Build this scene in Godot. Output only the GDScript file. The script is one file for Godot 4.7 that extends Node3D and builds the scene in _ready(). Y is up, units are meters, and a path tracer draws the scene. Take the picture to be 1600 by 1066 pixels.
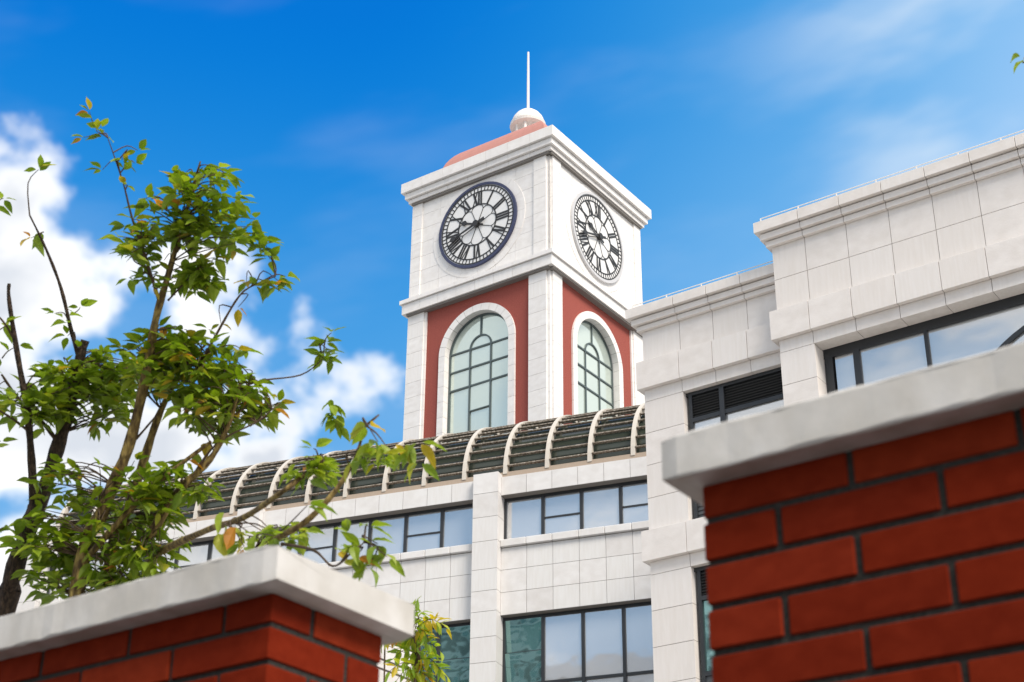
extends Node3D

# ---------------------------------------------------------------- camera constants (from the photograph's vanishing points)
const EYE := 1.6
const FPX := 2546.55          # focal length in photo pixels (photo 1600 x 1066)
const PITCH := 27.922
const ROLL := 0.501
const TURN_T := 35.324        # tower, wing and garden walls are turned by this
const TURN_F := 21.270        # office front
const EXPOSURE := 2.75

var cam_basis: Basis
var M := {}                    # materials
var boxes := {}
var noises := {}
var ox := 0.0
var od := 0.0
var rng := RandomNumberGenerator.new()

# ================================================================ helpers
func tag(o: Node, label: String, category: String, group := "") -> void:
	o.set_meta("label", label)
	o.set_meta("category", category)
	if group:
		o.set_meta("group", group)

func kind(o: Node, k: String) -> void:
	o.set_meta("kind", k)

func ray(px: float, py: float) -> Vector3:
	return (cam_basis * Vector3((px - 800.0) / FPX, (533.0 - py) / FPX, -1.0)).normalized()

func at(px: float, py: float, dist: float) -> Vector3:
	return Vector3(0, EYE, 0) + ray(px, py) * dist

func thing(called: String, pos: Vector3, turn := 0.0) -> Node3D:
	var o := Node3D.new()
	o.name = called
	add_child(o, true)
	o.position = pos
	o.rotation.y = -deg_to_rad(turn)
	return o

# a building root: local x runs along its front, -z into its depth; (x0, d0) is the corner it stands on
func block(called: String, turn: float, x0: float, d0: float) -> Node3D:
	var a := deg_to_rad(turn)
	var u := Vector3(cos(a), 0, sin(a))
	var w := Vector3(sin(a), 0, -cos(a))
	ox = x0
	od = d0
	return thing(called, u * x0 + w * d0, turn)

func L(x: float, y: float, d: float) -> Vector3:
	return Vector3(x - ox, y + EYE, -(d - od))

func part(parent: Node, called: String, mesh: Mesh, mat: Material, xf := Transform3D()) -> MeshInstance3D:
	var o := MeshInstance3D.new()
	o.name = called
	o.mesh = mesh
	o.material_override = mat
	o.transform = xf
	parent.add_child(o, true)
	return o

func box_mesh(s: Vector3) -> Mesh:
	var key := "%.3f,%.3f,%.3f" % [s.x, s.y, s.z]
	if not boxes.has(key):
		var b := BoxMesh.new()
		b.size = s
		boxes[key] = b
	return boxes[key]

func box(parent: Node, called: String, mat: Material, x0: float, x1: float, y0: float, y1: float, d0: float, d1: float) -> MeshInstance3D:
	return part(parent, called, box_mesh(Vector3(absf(x1 - x0), absf(y1 - y0), absf(d1 - d0))), mat, Transform3D(Basis(), L((x0 + x1) / 2, (y0 + y1) / 2, (d0 + d1) / 2)))

func tri(st: SurfaceTool, a: Vector3, b: Vector3, c: Vector3, hint: Vector3) -> void:
	var n := (c - a).cross(b - a)
	if n.dot(hint) < 0:
		var t := b
		b = c
		c = t
		n = -n
	n = n.normalized()
	for p in [a, b, c]:
		st.set_normal(n)
		st.add_vertex(p)

func quad(st: SurfaceTool, a: Vector3, b: Vector3, c: Vector3, d: Vector3, hint: Vector3) -> void:
	tri(st, a, b, c, hint)
	tri(st, a, c, d, hint)

func begin() -> SurfaceTool:
	var st := SurfaceTool.new()
	st.begin(Mesh.PRIMITIVE_TRIANGLES)
	return st

# box with chamfered edges
func bevel_mesh(s: Vector3, b: float) -> Mesh:
	var key := "b%.3f,%.3f,%.3f,%.4f" % [s.x, s.y, s.z, b]
	if boxes.has(key):
		return boxes[key]
	var st := begin()
	var h := s / 2
	var i := h - Vector3(b, b, b)
	for ax in 3:
		var a1 := (ax + 1) % 3
		var a2 := (ax + 2) % 3
		for sg in [-1.0, 1.0]:
			var p := []
			for q in [[-1, -1], [1, -1], [1, 1], [-1, 1]]:
				var v := Vector3()
				v[ax] = h[ax] * sg
				v[a1] = i[a1] * q[0]
				v[a2] = i[a2] * q[1]
				p.append(v)
			var n := Vector3()
			n[ax] = sg
			quad(st, p[0], p[1], p[2], p[3], n)
		for s1 in [-1.0, 1.0]:
			for s2 in [-1.0, 1.0]:
				var e := []
				for q in [[0, -1], [0, 1], [1, 1], [1, -1]]:
					var v := Vector3()
					v[ax] = i[ax] * q[1]
					v[a1] = (h[a1] if q[0] == 0 else i[a1]) * s1
					v[a2] = (i[a2] if q[0] == 0 else h[a2]) * s2
					e.append(v)
				var n := Vector3()
				n[a1] = s1
				n[a2] = s2
				quad(st, e[0], e[1], e[2], e[3], n)
	for sx in [-1.0, 1.0]:
		for sy in [-1.0, 1.0]:
			for sz in [-1.0, 1.0]:
				tri(st, Vector3(h.x * sx, i.y * sy, i.z * sz), Vector3(i.x * sx, h.y * sy, i.z * sz), Vector3(i.x * sx, i.y * sy, h.z * sz), Vector3(sx, sy, sz))
	boxes[key] = st.commit()
	return boxes[key]

func bbox(parent: Node, called: String, mat: Material, x0: float, x1: float, y0: float, y1: float, d0: float, d1: float, b: float) -> MeshInstance3D:
	return part(parent, called, bevel_mesh(Vector3(absf(x1 - x0), absf(y1 - y0), absf(d1 - d0)), b), mat, Transform3D(Basis(), L((x0 + x1) / 2, (y0 + y1) / 2, (d0 + d1) / 2)))

# flat outline (x, y) given a thickness: front at z = 0, back at z = -t
func prism(polys: Array, t: float) -> Mesh:
	var st := begin()
	for poly in polys:
		var pg: PackedVector2Array = poly
		var idx := Geometry2D.triangulate_polygon(pg)
		for k in range(0, idx.size(), 3):
			var a := Vector3(pg[idx[k]].x, pg[idx[k]].y, 0)
			var b := Vector3(pg[idx[k + 1]].x, pg[idx[k + 1]].y, 0)
			var c := Vector3(pg[idx[k + 2]].x, pg[idx[k + 2]].y, 0)
			tri(st, a, b, c, Vector3.BACK)
			var o := Vector3(0, 0, -t)
			tri(st, a + o, b + o, c + o, Vector3.FORWARD)
		var cw := Geometry2D.is_polygon_clockwise(pg)
		for k in pg.size():
			var p := pg[k]
			var q := pg[(k + 1) % pg.size()]
			var e := q - p
			var n := Vector3(e.y, -e.x, 0) if not cw else Vector3(-e.y, e.x, 0)
			quad(st, Vector3(p.x, p.y, 0), Vector3(q.x, q.y, 0), Vector3(q.x, q.y, -t), Vector3(p.x, p.y, -t), n)
	return st.commit()

func ring_poly(r0: float, r1: float, a0: float, a1: float, n: int, c := Vector2()) -> PackedVector2Array:
	var p := PackedVector2Array()
	for k in n + 1:
		var a := lerpf(a0, a1, float(k) / n)
		p.append(c + Vector2(cos(a), sin(a)) * r1)
	for k in n + 1:
		var a := lerpf(a1, a0, float(k) / n)
		p.append(c + Vector2(cos(a), sin(a)) * r0)
	return p

func ring_polys(r0: float, r1: float, n := 4, seg := 14, c := Vector2()) -> Array:
	var out := []
	for k in n:
		out.append(ring_poly(r0, r1, TAU * k / n, TAU * (k + 1) / n, seg, c))
	return out

func bar_poly(a: Vector2, b: Vector2, w0: float, w1 := -1.0) -> PackedVector2Array:
	if w1 < 0:
		w1 = w0
	var n := (b - a).normalized().orthogonal()
	return PackedVector2Array([a - n * w0 / 2, b - n * w1 / 2, b + n * w1 / 2, a + n * w0 / 2])

# lathe about y: profile of Vector2(radius, height)
func lathe(profile: Array, sides := 24) -> Mesh:
	var st := begin()
	st.set_smooth_group(-1)
	for k in profile.size() - 1:
		var p: Vector2 = profile[k]
		var q: Vector2 = profile[k + 1]
		var nn := Vector2(q.y - p.y, -(q.x - p.x))
		for s in sides:
			var a0 := TAU * s / sides
			var a1 := TAU * (s + 1) / sides
			var am := (a0 + a1) / 2
			var hint := Vector3(cos(am) * nn.x, nn.y, sin(am) * nn.x)
			var A := Vector3(cos(a0) * p.x, p.y, sin(a0) * p.x)
			var B := Vector3(cos(a1) * p.x, p.y, sin(a1) * p.x)
			var C := Vector3(cos(a1) * q.x, q.y, sin(a1) * q.x)
			var D := Vector3(cos(a0) * q.x, q.y, sin(a0) * q.x)
			if p.x > 0.0001:
				tri(st, A, B, C if q.x > 0.0001 else D, hint)
			if q.x > 0.0001:
				tri(st, A, C, D, hint)
	return st.commit()

# tapered tube along points, smooth
func tube(st: SurfaceTool, pts: Array, rad: Array, sides := 7) -> void:
	var rings := []
	var nrm := []
	var up := Vector3(0.31, 0.2, 0.93).normalized()
	for k in pts.size():
		var p: Vector3 = pts[k]
		var d: Vector3 = ((pts[mini(k + 1, pts.size() - 1)] as Vector3) - (pts[maxi(k - 1, 0)] as Vector3)).normalized()
		var x := d.cross(up)
		if x.length() < 0.01:
			x = d.cross(Vector3.RIGHT)
		x = x.normalized()
		var y := x.cross(d).normalized()
		up = y if absf(y.dot(d)) < 0.9 else up
		var r := []
		var n := []
		for s in sides:
			var a := TAU * s / sides
			var v := x * cos(a) + y * sin(a)
			r.append(p + v * float(rad[k]))
			n.append(v)
		rings.append(r)
		nrm.append(n)
	for k in pts.size() - 1:
		for s in sides:
			var t := (s + 1) % sides
			var vs := [rings[k][s], rings[k][t], rings[k + 1][t], rings[k + 1][s]]
			var ns := [nrm[k][s], nrm[k][t], nrm[k + 1][t], nrm[k + 1][s]]
			var order := [0, 1, 2, 0, 2, 3]
			var gn: Vector3 = (vs[2] - vs[0]).cross(vs[1] - vs[0])
			if gn.dot(ns[0]) < 0:
				order = [0, 2, 1, 0, 3, 2]
			for i in order:
				st.set_normal(ns[i])
				st.add_vertex(vs[i])
	var last := pts.size() - 1
	for s in sides:
		tri(st, rings[last][s], rings[last][(s + 1) % sides], pts[last], (pts[last] as Vector3) - (pts[last - 1] as Vector3))

func smooth_path(pts: Array, rad: Array, per := 5) -> Array:
	var p := []
	var r := []
	for k in pts.size() - 1:
		var a: Vector3 = pts[maxi(k - 1, 0)]
		var b: Vector3 = pts[k]
		var c: Vector3 = pts[k + 1]
		var d: Vector3 = pts[mini(k + 2, pts.size() - 1)]
		for i in per:
			var t := float(i) / per
			p.append(b.cubic_interpolate(c, a, d, t))
			r.append(lerpf(rad[k], rad[k + 1], t))
	p.append(pts[-1])
	r.append(rad[-1])
	return [p, r]

# ================================================================ materials
func noise_tex(key: String, freq: float, lo: Color, hi: Color, octaves := 4, size := 512, seed_ := 3, as_normal := false, bump := 4.0, typ := FastNoiseLite.TYPE_SIMPLEX_SMOOTH) -> NoiseTexture2D:
	if noises.has(key):
		return noises[key]
	var n := FastNoiseLite.new()
	n.noise_type = typ
	n.frequency = freq
	n.fractal_octaves = octaves
	n.seed = seed_
	var t := NoiseTexture2D.new()
	t.width = size
	t.height = size
	t.seamless = true
	t.noise = n
	if as_normal:
		t.as_normal_map = true
		t.bump_strength = bump
	else:
		var g := Gradient.new()
		g.offsets = PackedFloat32Array([0.25, 0.75])
		g.colors = PackedColorArray([lo, hi])
		t.color_ramp = g
	noises[key] = t
	return t

func lin(r: float, g: float, b: float) -> Color:
	return Color(r, g, b).linear_to_srgb()

func surf(c: Color, rough: float, metal := 0.0) -> StandardMaterial3D:
	var m := StandardMaterial3D.new()
	m.albedo_color = c
	m.roughness = rough
	m.metallic = metal
	return m

func grain(m: StandardMaterial3D, tex: Texture2D, scale: Vector3) -> void:
	m.albedo_texture = tex
	m.uv1_triplanar = true
	m.uv1_world_triplanar = true
	m.uv1_scale = scale

func make_materials() -> void:
	# pale granite cladding, in a few slabs' tones; stains run down with the rain
	var mottle := noise_tex("mottle", 0.012, Color(0.955, 0.95, 0.945), Color(1, 1, 1), 5)
	var streak := noise_tex("streak", 0.018, Color(0.978, 0.974, 0.968), Color(1, 1, 1), 4, 512, 11)
	var fine := noise_tex("fine", 0.09, Color(0.25, 0.25, 0.25), Color(0.8, 0.8, 0.8), 3, 512, 5)
	M.stone = []
	for c in [Vector3(0.82, 0.80, 0.775), Vector3(0.805, 0.785, 0.76), Vector3(0.83, 0.81, 0.785), Vector3(0.81, 0.79, 0.77), Vector3(0.80, 0.78, 0.76)]:
		var m := surf(lin(c.x, c.y, c.z), 0.62)
		grain(m, mottle if M.stone.size() % 2 == 0 else streak, Vector3(0.35, 0.35, 0.35) if M.stone.size() % 2 == 0 else Vector3(0.9, 0.09, 0.9))
		m.heightmap_enabled = true
		m.heightmap_texture = fine
		m.heightmap_scale = 0.15
		m.metallic_specular = 0.4
		M.stone.append(m)
	M.wing_stone = []
	for c in [Vector3(0.755, 0.715, 0.68), Vector3(0.735, 0.695, 0.66), Vector3(0.77, 0.73, 0.695), Vector3(0.745, 0.71, 0.68)]:
		var m := surf(lin(c.x, c.y, c.z), 0.6)
		grain(m, mottle if M.wing_stone.size() % 2 == 0 else streak, Vector3(0.4, 0.4, 0.4) if M.wing_stone.size() % 2 == 0 else Vector3(1.1, 0.1, 1.1))
		m.heightmap_enabled = true
		m.heightmap_texture = fine
		m.heightmap_scale = 0.15
		M.wing_stone.append(m)
	M.office_stone = []
	for c in [Vector3(0.705, 0.695, 0.685), Vector3(0.685, 0.675, 0.665), Vector3(0.72, 0.71, 0.70), Vector3(0.695, 0.69, 0.68), Vector3(0.675, 0.662, 0.65)]:
		var m := surf(lin(c.x, c.y, c.z), 0.6)
		grain(m, mottle if M.office_stone.size() % 2 == 0 else streak, Vector3(0.37, 0.37, 0.37) if M.office_stone.size() % 2 == 0 else Vector3(1.0, 0.11, 1.0))
		m.heightmap_enabled = true
		m.heightmap_texture = fine
		m.heightmap_scale = 0.15
		M.office_stone.append(m)
	M.joint = surf(lin(0.20, 0.185, 0.17), 0.9)
	M.tower_brick = surf(lin(0.40, 0.095, 0.07), 0.85)
	grain(M.tower_brick, noise_tex("towerbrick", 0.05, Color(0.74, 0.68, 0.66), Color(1, 1, 1), 5, 512, 21), Vector3(0.5, 2.2, 0.5))
	M.tower_brick.heightmap_enabled = true
	M.tower_brick.heightmap_texture = fine
	M.tower_brick.heightmap_scale = 0.4
	M.roof = surf(lin(0.50, 0.23, 0.19), 0.85)
	grain(M.roof, mottle, Vector3(0.5, 0.5, 0.5))
	M.white_paint = surf(lin(0.78, 0.75, 0.71), 0.5)
	M.frame = surf(lin(0.035, 0.038, 0.042), 0.42, 0.3)
	M.frame_green = surf(lin(0.09, 0.115, 0.115), 0.45, 0.3)
	M.louvre = surf(lin(0.05, 0.052, 0.054), 0.5, 0.3)
	M.louvre_grey = surf(lin(0.075, 0.08, 0.085), 0.5, 0.3)
	var warp := noise_tex("warp", 0.006, Color.BLACK, Color.WHITE, 2, 512, 8, true, 5.0)
	# coated window glass: mirrors most of the sky, lets some of the room through
	M.glass = []
	for c in [Vector3(0.74, 0.755, 0.765), Vector3(0.72, 0.74, 0.755), Vector3(0.76, 0.77, 0.775)]:
		var m := surf(lin(c.x, c.y, c.z), 0.03, 0.62)
		m.albedo_color.a = 0.45
		m.transparency = BaseMaterial3D.TRANSPARENCY_ALPHA
		m.normal_enabled = true
		m.normal_texture = warp
		m.normal_scale = 0.05
		m.uv1_triplanar = true
		m.uv1_world_triplanar = true
		m.uv1_scale = Vector3(0.4, 0.4, 0.4)
		M.glass.append(m)
	M.curtain = surf(lin(0.62, 0.63, 0.64), 0.9)
	M.room = surf(lin(0.16, 0.165, 0.17), 0.9)
	M.teal_glass = surf(lin(0.20, 0.35, 0.34), 0.04, 0.75)
	M.teal_glass.normal_enabled = true
	M.teal_glass.normal_texture = warp
	M.teal_glass.normal_scale = 0.25
	M.teal_glass.uv1_triplanar = true
	M.teal_glass.uv1_world_triplanar = true
	M.teal_glass.uv1_scale = Vector3(0.5, 0.5, 0.5)
	M.tower_glass = surf(lin(0.63, 0.715, 0.66), 0.06, 0.6)
	M.clock_black = surf(lin(0.022, 0.021, 0.02), 0.5)
	M.clock_blue = surf(lin(0.035, 0.042, 0.095), 0.45)
	M.clock_grey = surf(lin(0.55, 0.55, 0.56), 0.5)
	M.dial = surf(lin(0.74, 0.74, 0.73), 0.45)
	# louvred vault
	M.rib = surf(lin(0.57, 0.53, 0.47), 0.75)
	grain(M.rib, streak, Vector3(2.0, 0.5, 2.0))
	M.slat = surf(lin(0.50, 0.46, 0.40), 0.7)
	grain(M.slat, noise_tex("slatdirt", 0.03, Color(0.55, 0.5, 0.45), Color(1, 1, 1), 4, 512, 31), Vector3(0.7, 0.7, 0.7))
	M.curb = surf(lin(0.40, 0.32, 0.25), 0.85)
	grain(M.curb, streak, Vector3(1.5, 0.6, 1.5))
	M.vault_glass = surf(lin(0.045, 0.056, 0.045), 0.12, 0.1)
	# garden walls
	M.brick = []
	var bspeck := noise_tex("brickspeck", 0.02, Color(0.90, 0.86, 0.84), Color(1, 1, 1), 5, 512, 41)
	for c in [Vector3(0.190, 0.0215, 0.0072), Vector3(0.228, 0.0285, 0.0095), Vector3(0.163, 0.0175, 0.0060), Vector3(0.206, 0.0240, 0.0088), Vector3(0.176, 0.0185, 0.0058)]:
		var m := surf(lin(c.x, c.y, c.z), 0.7)
		grain(m, bspeck, Vector3(2.3, 2.3, 2.3))
		m.heightmap_enabled = true
		m.heightmap_texture = noise_tex("brickrough", 0.08, Color.BLACK, Color.WHITE, 4, 512, 43)
		m.heightmap_scale = 0.008
		m.metallic_specular = 0.12
		M.brick.append(m)
	M.mortar = surf(lin(0.034, 0.030, 0.025), 0.95)
	grain(M.mortar, noise_tex("mortarn", 0.05, Color(0.6, 0.6, 0.58), Color(1, 1, 1), 4, 512, 47), Vector3(4, 4, 4))
	M.coping = surf(lin(0.66, 0.645, 0.62), 0.85)
	grain(M.coping, noise_tex("copestain", 0.010, Color(0.89, 0.88, 0.86), Color(1, 1, 1), 5, 512, 51), Vector3(1.6, 0.9, 1.6))
	M.coping.heightmap_enabled = true
	M.coping.heightmap_texture = noise_tex("copebump", 0.05, Color.BLACK, Color.WHITE, 5, 512, 53)
	M.coping.heightmap_scale = 0.03
	# ground
	M.ground = surf(lin(0.43, 0.41, 0.38), 0.9)
	grain(M.ground, mottle, Vector3(0.2, 0.2, 0.2))
	M.asphalt = surf(lin(0.055, 0.054, 0.052), 0.95)
	grain(M.asphalt, noise_tex("asph", 0.06, Color(0.7, 0.7, 0.7), Color(1, 1, 1), 4, 512, 71), Vector3(1, 1, 1))
	M.soil = surf(lin(0.08, 0.06, 0.04), 1.0)
	# plants
	M.bark = surf(lin(0.105, 0.066, 0.040), 0.9)
	grain(M.bark, noise_tex("bark", 0.03, Color(0.35, 0.33, 0.3), Color(1, 1, 1), 5, 512, 61), Vector3(3.5, 1.2, 3.5))
	M.bark.heightmap_enabled = true
	M.bark.heightmap_texture = noise_tex("barkb", 0.04, Color.BLACK, Color.WHITE, 4, 512, 63)
	M.bark.heightmap_scale = 0.8
	M.bark_gold = surf(lin(0.40, 0.29, 0.095), 0.85)
	grain(M.bark_gold, noise_tex("barkg", 0.02, Color(0.36, 0.30, 0.28), Color(1, 1, 0.95), 5, 512, 67), Vector3(2.6, 0.9, 2.6))
	M.bark_gold.heightmap_enabled = true
	M.bark_gold.heightmap_texture = M.bark.heightmap_texture
	M.bark_gold.heightmap_scale = 0.6
	M.twig = surf(lin(0.075, 0.045, 0.022), 0.8)
	M.leaf = []
	for c in [Vector3(0.145, 0.205, 0.011), Vector3(0.165, 0.228, 0.013), Vector3(0.115, 0.175, 0.011), Vector3(0.190, 0.238, 0.015), Vector3(0.235, 0.24, 0.017), Vector3(0.34, 0.24, 0.018), Vector3(0.36, 0.15, 0.018)]:
		M.leaf.append(leaf_mat(lin(c.x, c.y, c.z)))
	M.leaflet = []
	for c in [Vector3(0.22, 0.29, 0.012), Vector3(0.14, 0.22, 0.012), Vector3(0.29, 0.32, 0.012), Vector3(0.40, 0.30, 0.012), Vector3(0.42, 0.20, 0.012)]:
		M.leaflet.append(leaf_mat(lin(c.x, c.y, c.z)))
	M.leaf_many = leaf_mat(Color.WHITE)
	M.leaf_many.vertex_color_use_as_albedo = true

func leaf_mat(c: Color) -> StandardMaterial3D:
	var m := surf(c, 0.5)
	m.backlight_enabled = true
	var l := c.srgb_to_linear()      # light that passes through the blade, as green as the blade
	m.backlight = lin(l.r * 2.0, l.g * 2.0, l.b * 1.4) if l.r < 0.9 else Color(0.9, 0.95, 0.6)
	m.cull_mode = BaseMaterial3D.CULL_DISABLED
	return m

# ================================================================ sky
var n_big := FastNoiseLite.new()
var n_det := FastNoiseLite.new()
var n_cir := FastNoiseLite.new()
var puffs := []

func smooth(a: float, b: float, x: float) -> float:
	var t := clampf((x - a) / (b - a), 0.0, 1.0)
	return t * t * (3.0 - 2.0 * t)

func sky_color(d: Vector3) -> Color:
	var el := rad_to_deg(asin(clampf(d.y, -1, 1)))
	var az := rad_to_deg(atan2(d.x, -d.z))
	var low := 1.0 - smooth(18.0, 43.0, el)
	var side := smooth(-8.0, 26.0, az) if az > -90.0 else smooth(-90.0, -150.0, az)
	var t := clampf(0.72 * low + 0.70 * side + 0.25 * smooth(12.0, 24.0, az) * (1.0 - smooth(60.0, 140.0, az)) - 0.05, 0.0, 1.0)
	var c := Vector3(lerpf(0.002, 0.30, pow(t, 1.8)), lerpf(0.185, 0.57, t), lerpf(0.69, 0.92, t))
	c = c.lerp(Vector3(0.62, 0.74, 0.88), 1.0 - smooth(0.0, 22.0, el))
	# milky haze grows towards the sun
	var to_sun := d.dot(Vector3(0.52, 1.0, 0.85).normalized())
	c = c.lerp(Vector3(0.82, 0.87, 0.93), 0.75 * smooth(0.25, 0.95, to_sun))
	# thin high veil
	var v := n_cir.get_noise_3d(d.x * 2.0 + d.y, d.y * 7.0 - d.x * 1.5, d.z * 3.0) * 0.5 + 0.5
	var veil := smooth(0.42, 0.80, v) * (0.10 + 0.55 * smooth(9.0, 19.0, az) * (1.0 - smooth(45.0, 90.0, absf(az))))
	c = c.lerp(Vector3(0.80, 0.90, 1.0), clampf(veil, 0.0, 0.6))
	# heaped clouds
	var f := n_big.get_noise_3d(d.x * 1.0, d.y * 1.35, d.z * 1.0)
	var g := n_det.get_noise_3d(d.x, d.y * 1.2, d.z)
	var inside := 0.0
	var dens := -0.6
	for p in puffs:
		var q: Vector3 = d - p[0]
		var e := Vector2(q.dot(p[1]) / p[3], q.dot(p[2]) / p[4])
		dens = maxf(dens, p[5] * (1.0 - e.length()))
	inside = 1.0 - smooth(0.42, 0.80, (d - ray(800, 480)).length())
	dens = dens * inside + (1.0 - inside) * (0.34 + f * 1.0)
	dens += g * 0.62 + f * 0.25
	var a := smooth(-0.06, lerpf(0.55, 0.36, inside), dens)
	var thick := smooth(0.10, 0.60, dens)
	var sh := n_det.get_noise_3d(d.x * 0.5 + 0.3, d.y * 0.7 + 0.06, d.z * 0.5) + 0.5 * n_big.get_noise_3d(d.x, d.y * 1.6 + 0.09, d.z)
	var grey := clampf(thick * (0.36 + 0.95 * sh), 0.0, 0.75)
	var cc := Vector3(1.18, 1.18, 1.18).lerp(Vector3(0.58, 0.64, 0.74), grey)
	c = c.lerp(cc, a)
	return Color(c.x, c.y, c.z)

func puff(px: float, py: float, rx: float, ry: float, amp: float) -> void:
	var c := ray(px, py)
	puffs.append([c, cam_basis.x, cam_basis.y, rx / FPX, ry / FPX, amp])

func make_sky() -> Sky:
	n_big.noise_type = FastNoiseLite.TYPE_SIMPLEX_SMOOTH
	n_big.seed = 14
	n_big.frequency = 2.6
	n_big.fractal_octaves = 4
	n_det.noise_type = FastNoiseLite.TYPE_SIMPLEX_SMOOTH
	n_det.seed = 5
	n_det.frequency = 13.0
	n_det.fractal_octaves = 5
	n_cir.noise_type = FastNoiseLite.TYPE_SIMPLEX_SMOOTH
	n_cir.seed = 9
	n_cir.frequency = 1.6
	n_cir.fractal_octaves = 5
	puff(0, 330, 95, 110, 0.75)
	puff(20, 480, 140, 130, 0.8)
	puff(140, 480, 110, 80, 0.6)
	puff(300, 460, 80, 85, 0.55)
	puff(60, 680, 290, 170, 0.85)
	puff(300, 640, 150, 70, 0.45)
	puff(480, 640, 75, 55, 0.20)
	puff(430, 720, 120, 45, 0.30)
	puff(150, 900, 380, 170, 0.9)
	var w := 1024
	var im := Image.create(w, w / 2, false, Image.FORMAT_RGBF)
	var below := Color(0.42, 0.42, 0.41)
	im.fill(below)
	for y in w / 4 + 2:
		var el := PI / 2 - (y + 0.5) / (w / 2) * PI
		for x in w:
			var az := (x + 0.5) / w * TAU
			im.set_pixel(x, y, sky_color(Vector3(sin(az) * cos(el), sin(el), -cos(az) * cos(el))))
	im.resize(4096, 2048, Image.INTERPOLATE_BILINEAR)
	for y in range(500, 900):
		var el := PI / 2 - (y + 0.5) / 2048 * PI
		for k in range(-300, 300):
			var az := (k + 0.5) / 4096 * TAU
			im.set_pixel(posmod(k, 4096), y, sky_color(Vector3(sin(az) * cos(el), sin(el), -cos(az) * cos(el))))
	var pm := PanoramaSkyMaterial.new()
	pm.panorama = ImageTexture.create_from_image(im)
	var s := Sky.new()
	s.sky_material = pm
	return s

# ================================================================ tower
func stone(k := 0) -> Material:
	var set_: Array = [M.stone, M.wing_stone, M.office_stone][k]
	return set_[rng.randi() % set_.size()]

# a slab given in face coordinates: s along the face, y up, o outwards
func slab(parent: Node, called: String, xf: Transform3D, mat: Material, s0: float, s1: float, y0: float, y1: float, o0: float, o1: float) -> MeshInstance3D:
	return part(parent, called, box_mesh(Vector3(absf(s1 - s0), absf(y1 - y0), absf(o1 - o0))), mat, xf * Transform3D(Basis(), Vector3((s0 + s1) / 2, (y0 + y1) / 2, (o0 + o1) / 2)))

const GAP := 0.013

func slabs(parent: Node, called: String, xf: Transform3D, se: Array, ye: Array, o0: float, o1: float, which := 0) -> void:
	for i in se.size() - 1:
		for j in ye.size() - 1:
			slab(parent, called, xf, stone(which), se[i] + GAP / 2, se[i + 1] - GAP / 2, ye[j] + GAP / 2, ye[j + 1] - GAP / 2, o0, o1)

func steps(a: float, b: float, n: int) -> Array:
	var r := []
	for k in n + 1:
		r.append(lerpf(a, b, float(k) / n))
	return r

func arch_poly(c: Vector2, r: float, bottom: float, n := 28) -> PackedVector2Array:
	var p := PackedVector2Array([Vector2(c.x - r, bottom), Vector2(c.x + r, bottom)])
	for k in n + 1:
		var a := PI * k / n
		p.append(c + Vector2(cos(a), sin(a)) * r)
	return p

func rect_poly(x0: float, y0: float, x1: float, y1: float) -> PackedVector2Array:
	return PackedVector2Array([Vector2(x0, y0), Vector2(x1, y0), Vector2(x1, y1), Vector2(x0, y1)])

func roman(n: int) -> Array:
	var strokes := {1: ["I"], 2: ["I", "I"], 3: ["I", "I", "I"], 4: ["I", "V"], 5: ["V"], 6: ["V", "I"], 7: ["V", "I", "I"], 8: ["V", "I", "I", "I"], 9: ["I", "X"], 10: ["X"], 11: ["X", "I"], 12: ["X", "I", "I"]}
	var wid := {"I": 0.145, "V": 0.27, "X": 0.29}
	var total := 0.0
	for c in strokes[n]:
		total += wid[c]
	var x := -total / 2
	var out := []
	var h := 0.37
	for c in strokes[n]:
		var w: float = wid[c]
		var m := x + w / 2
		if c == "I":
			out.append(bar_poly(Vector2(m, -h), Vector2(m, h), 0.10))
		elif c == "V":
			out.append(bar_poly(Vector2(x + 0.035, h), Vector2(m, -h), 0.11))
			out.append(bar_poly(Vector2(x + w - 0.035, h), Vector2(m, -h), 0.05))
		else:
			out.append(bar_poly(Vector2(x + 0.03, h), Vector2(x + w - 0.03, -h), 0.11))
			out.append(bar_poly(Vector2(x + w - 0.03, h), Vector2(x + 0.03, -h), 0.05))
		x += w
	return out

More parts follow.
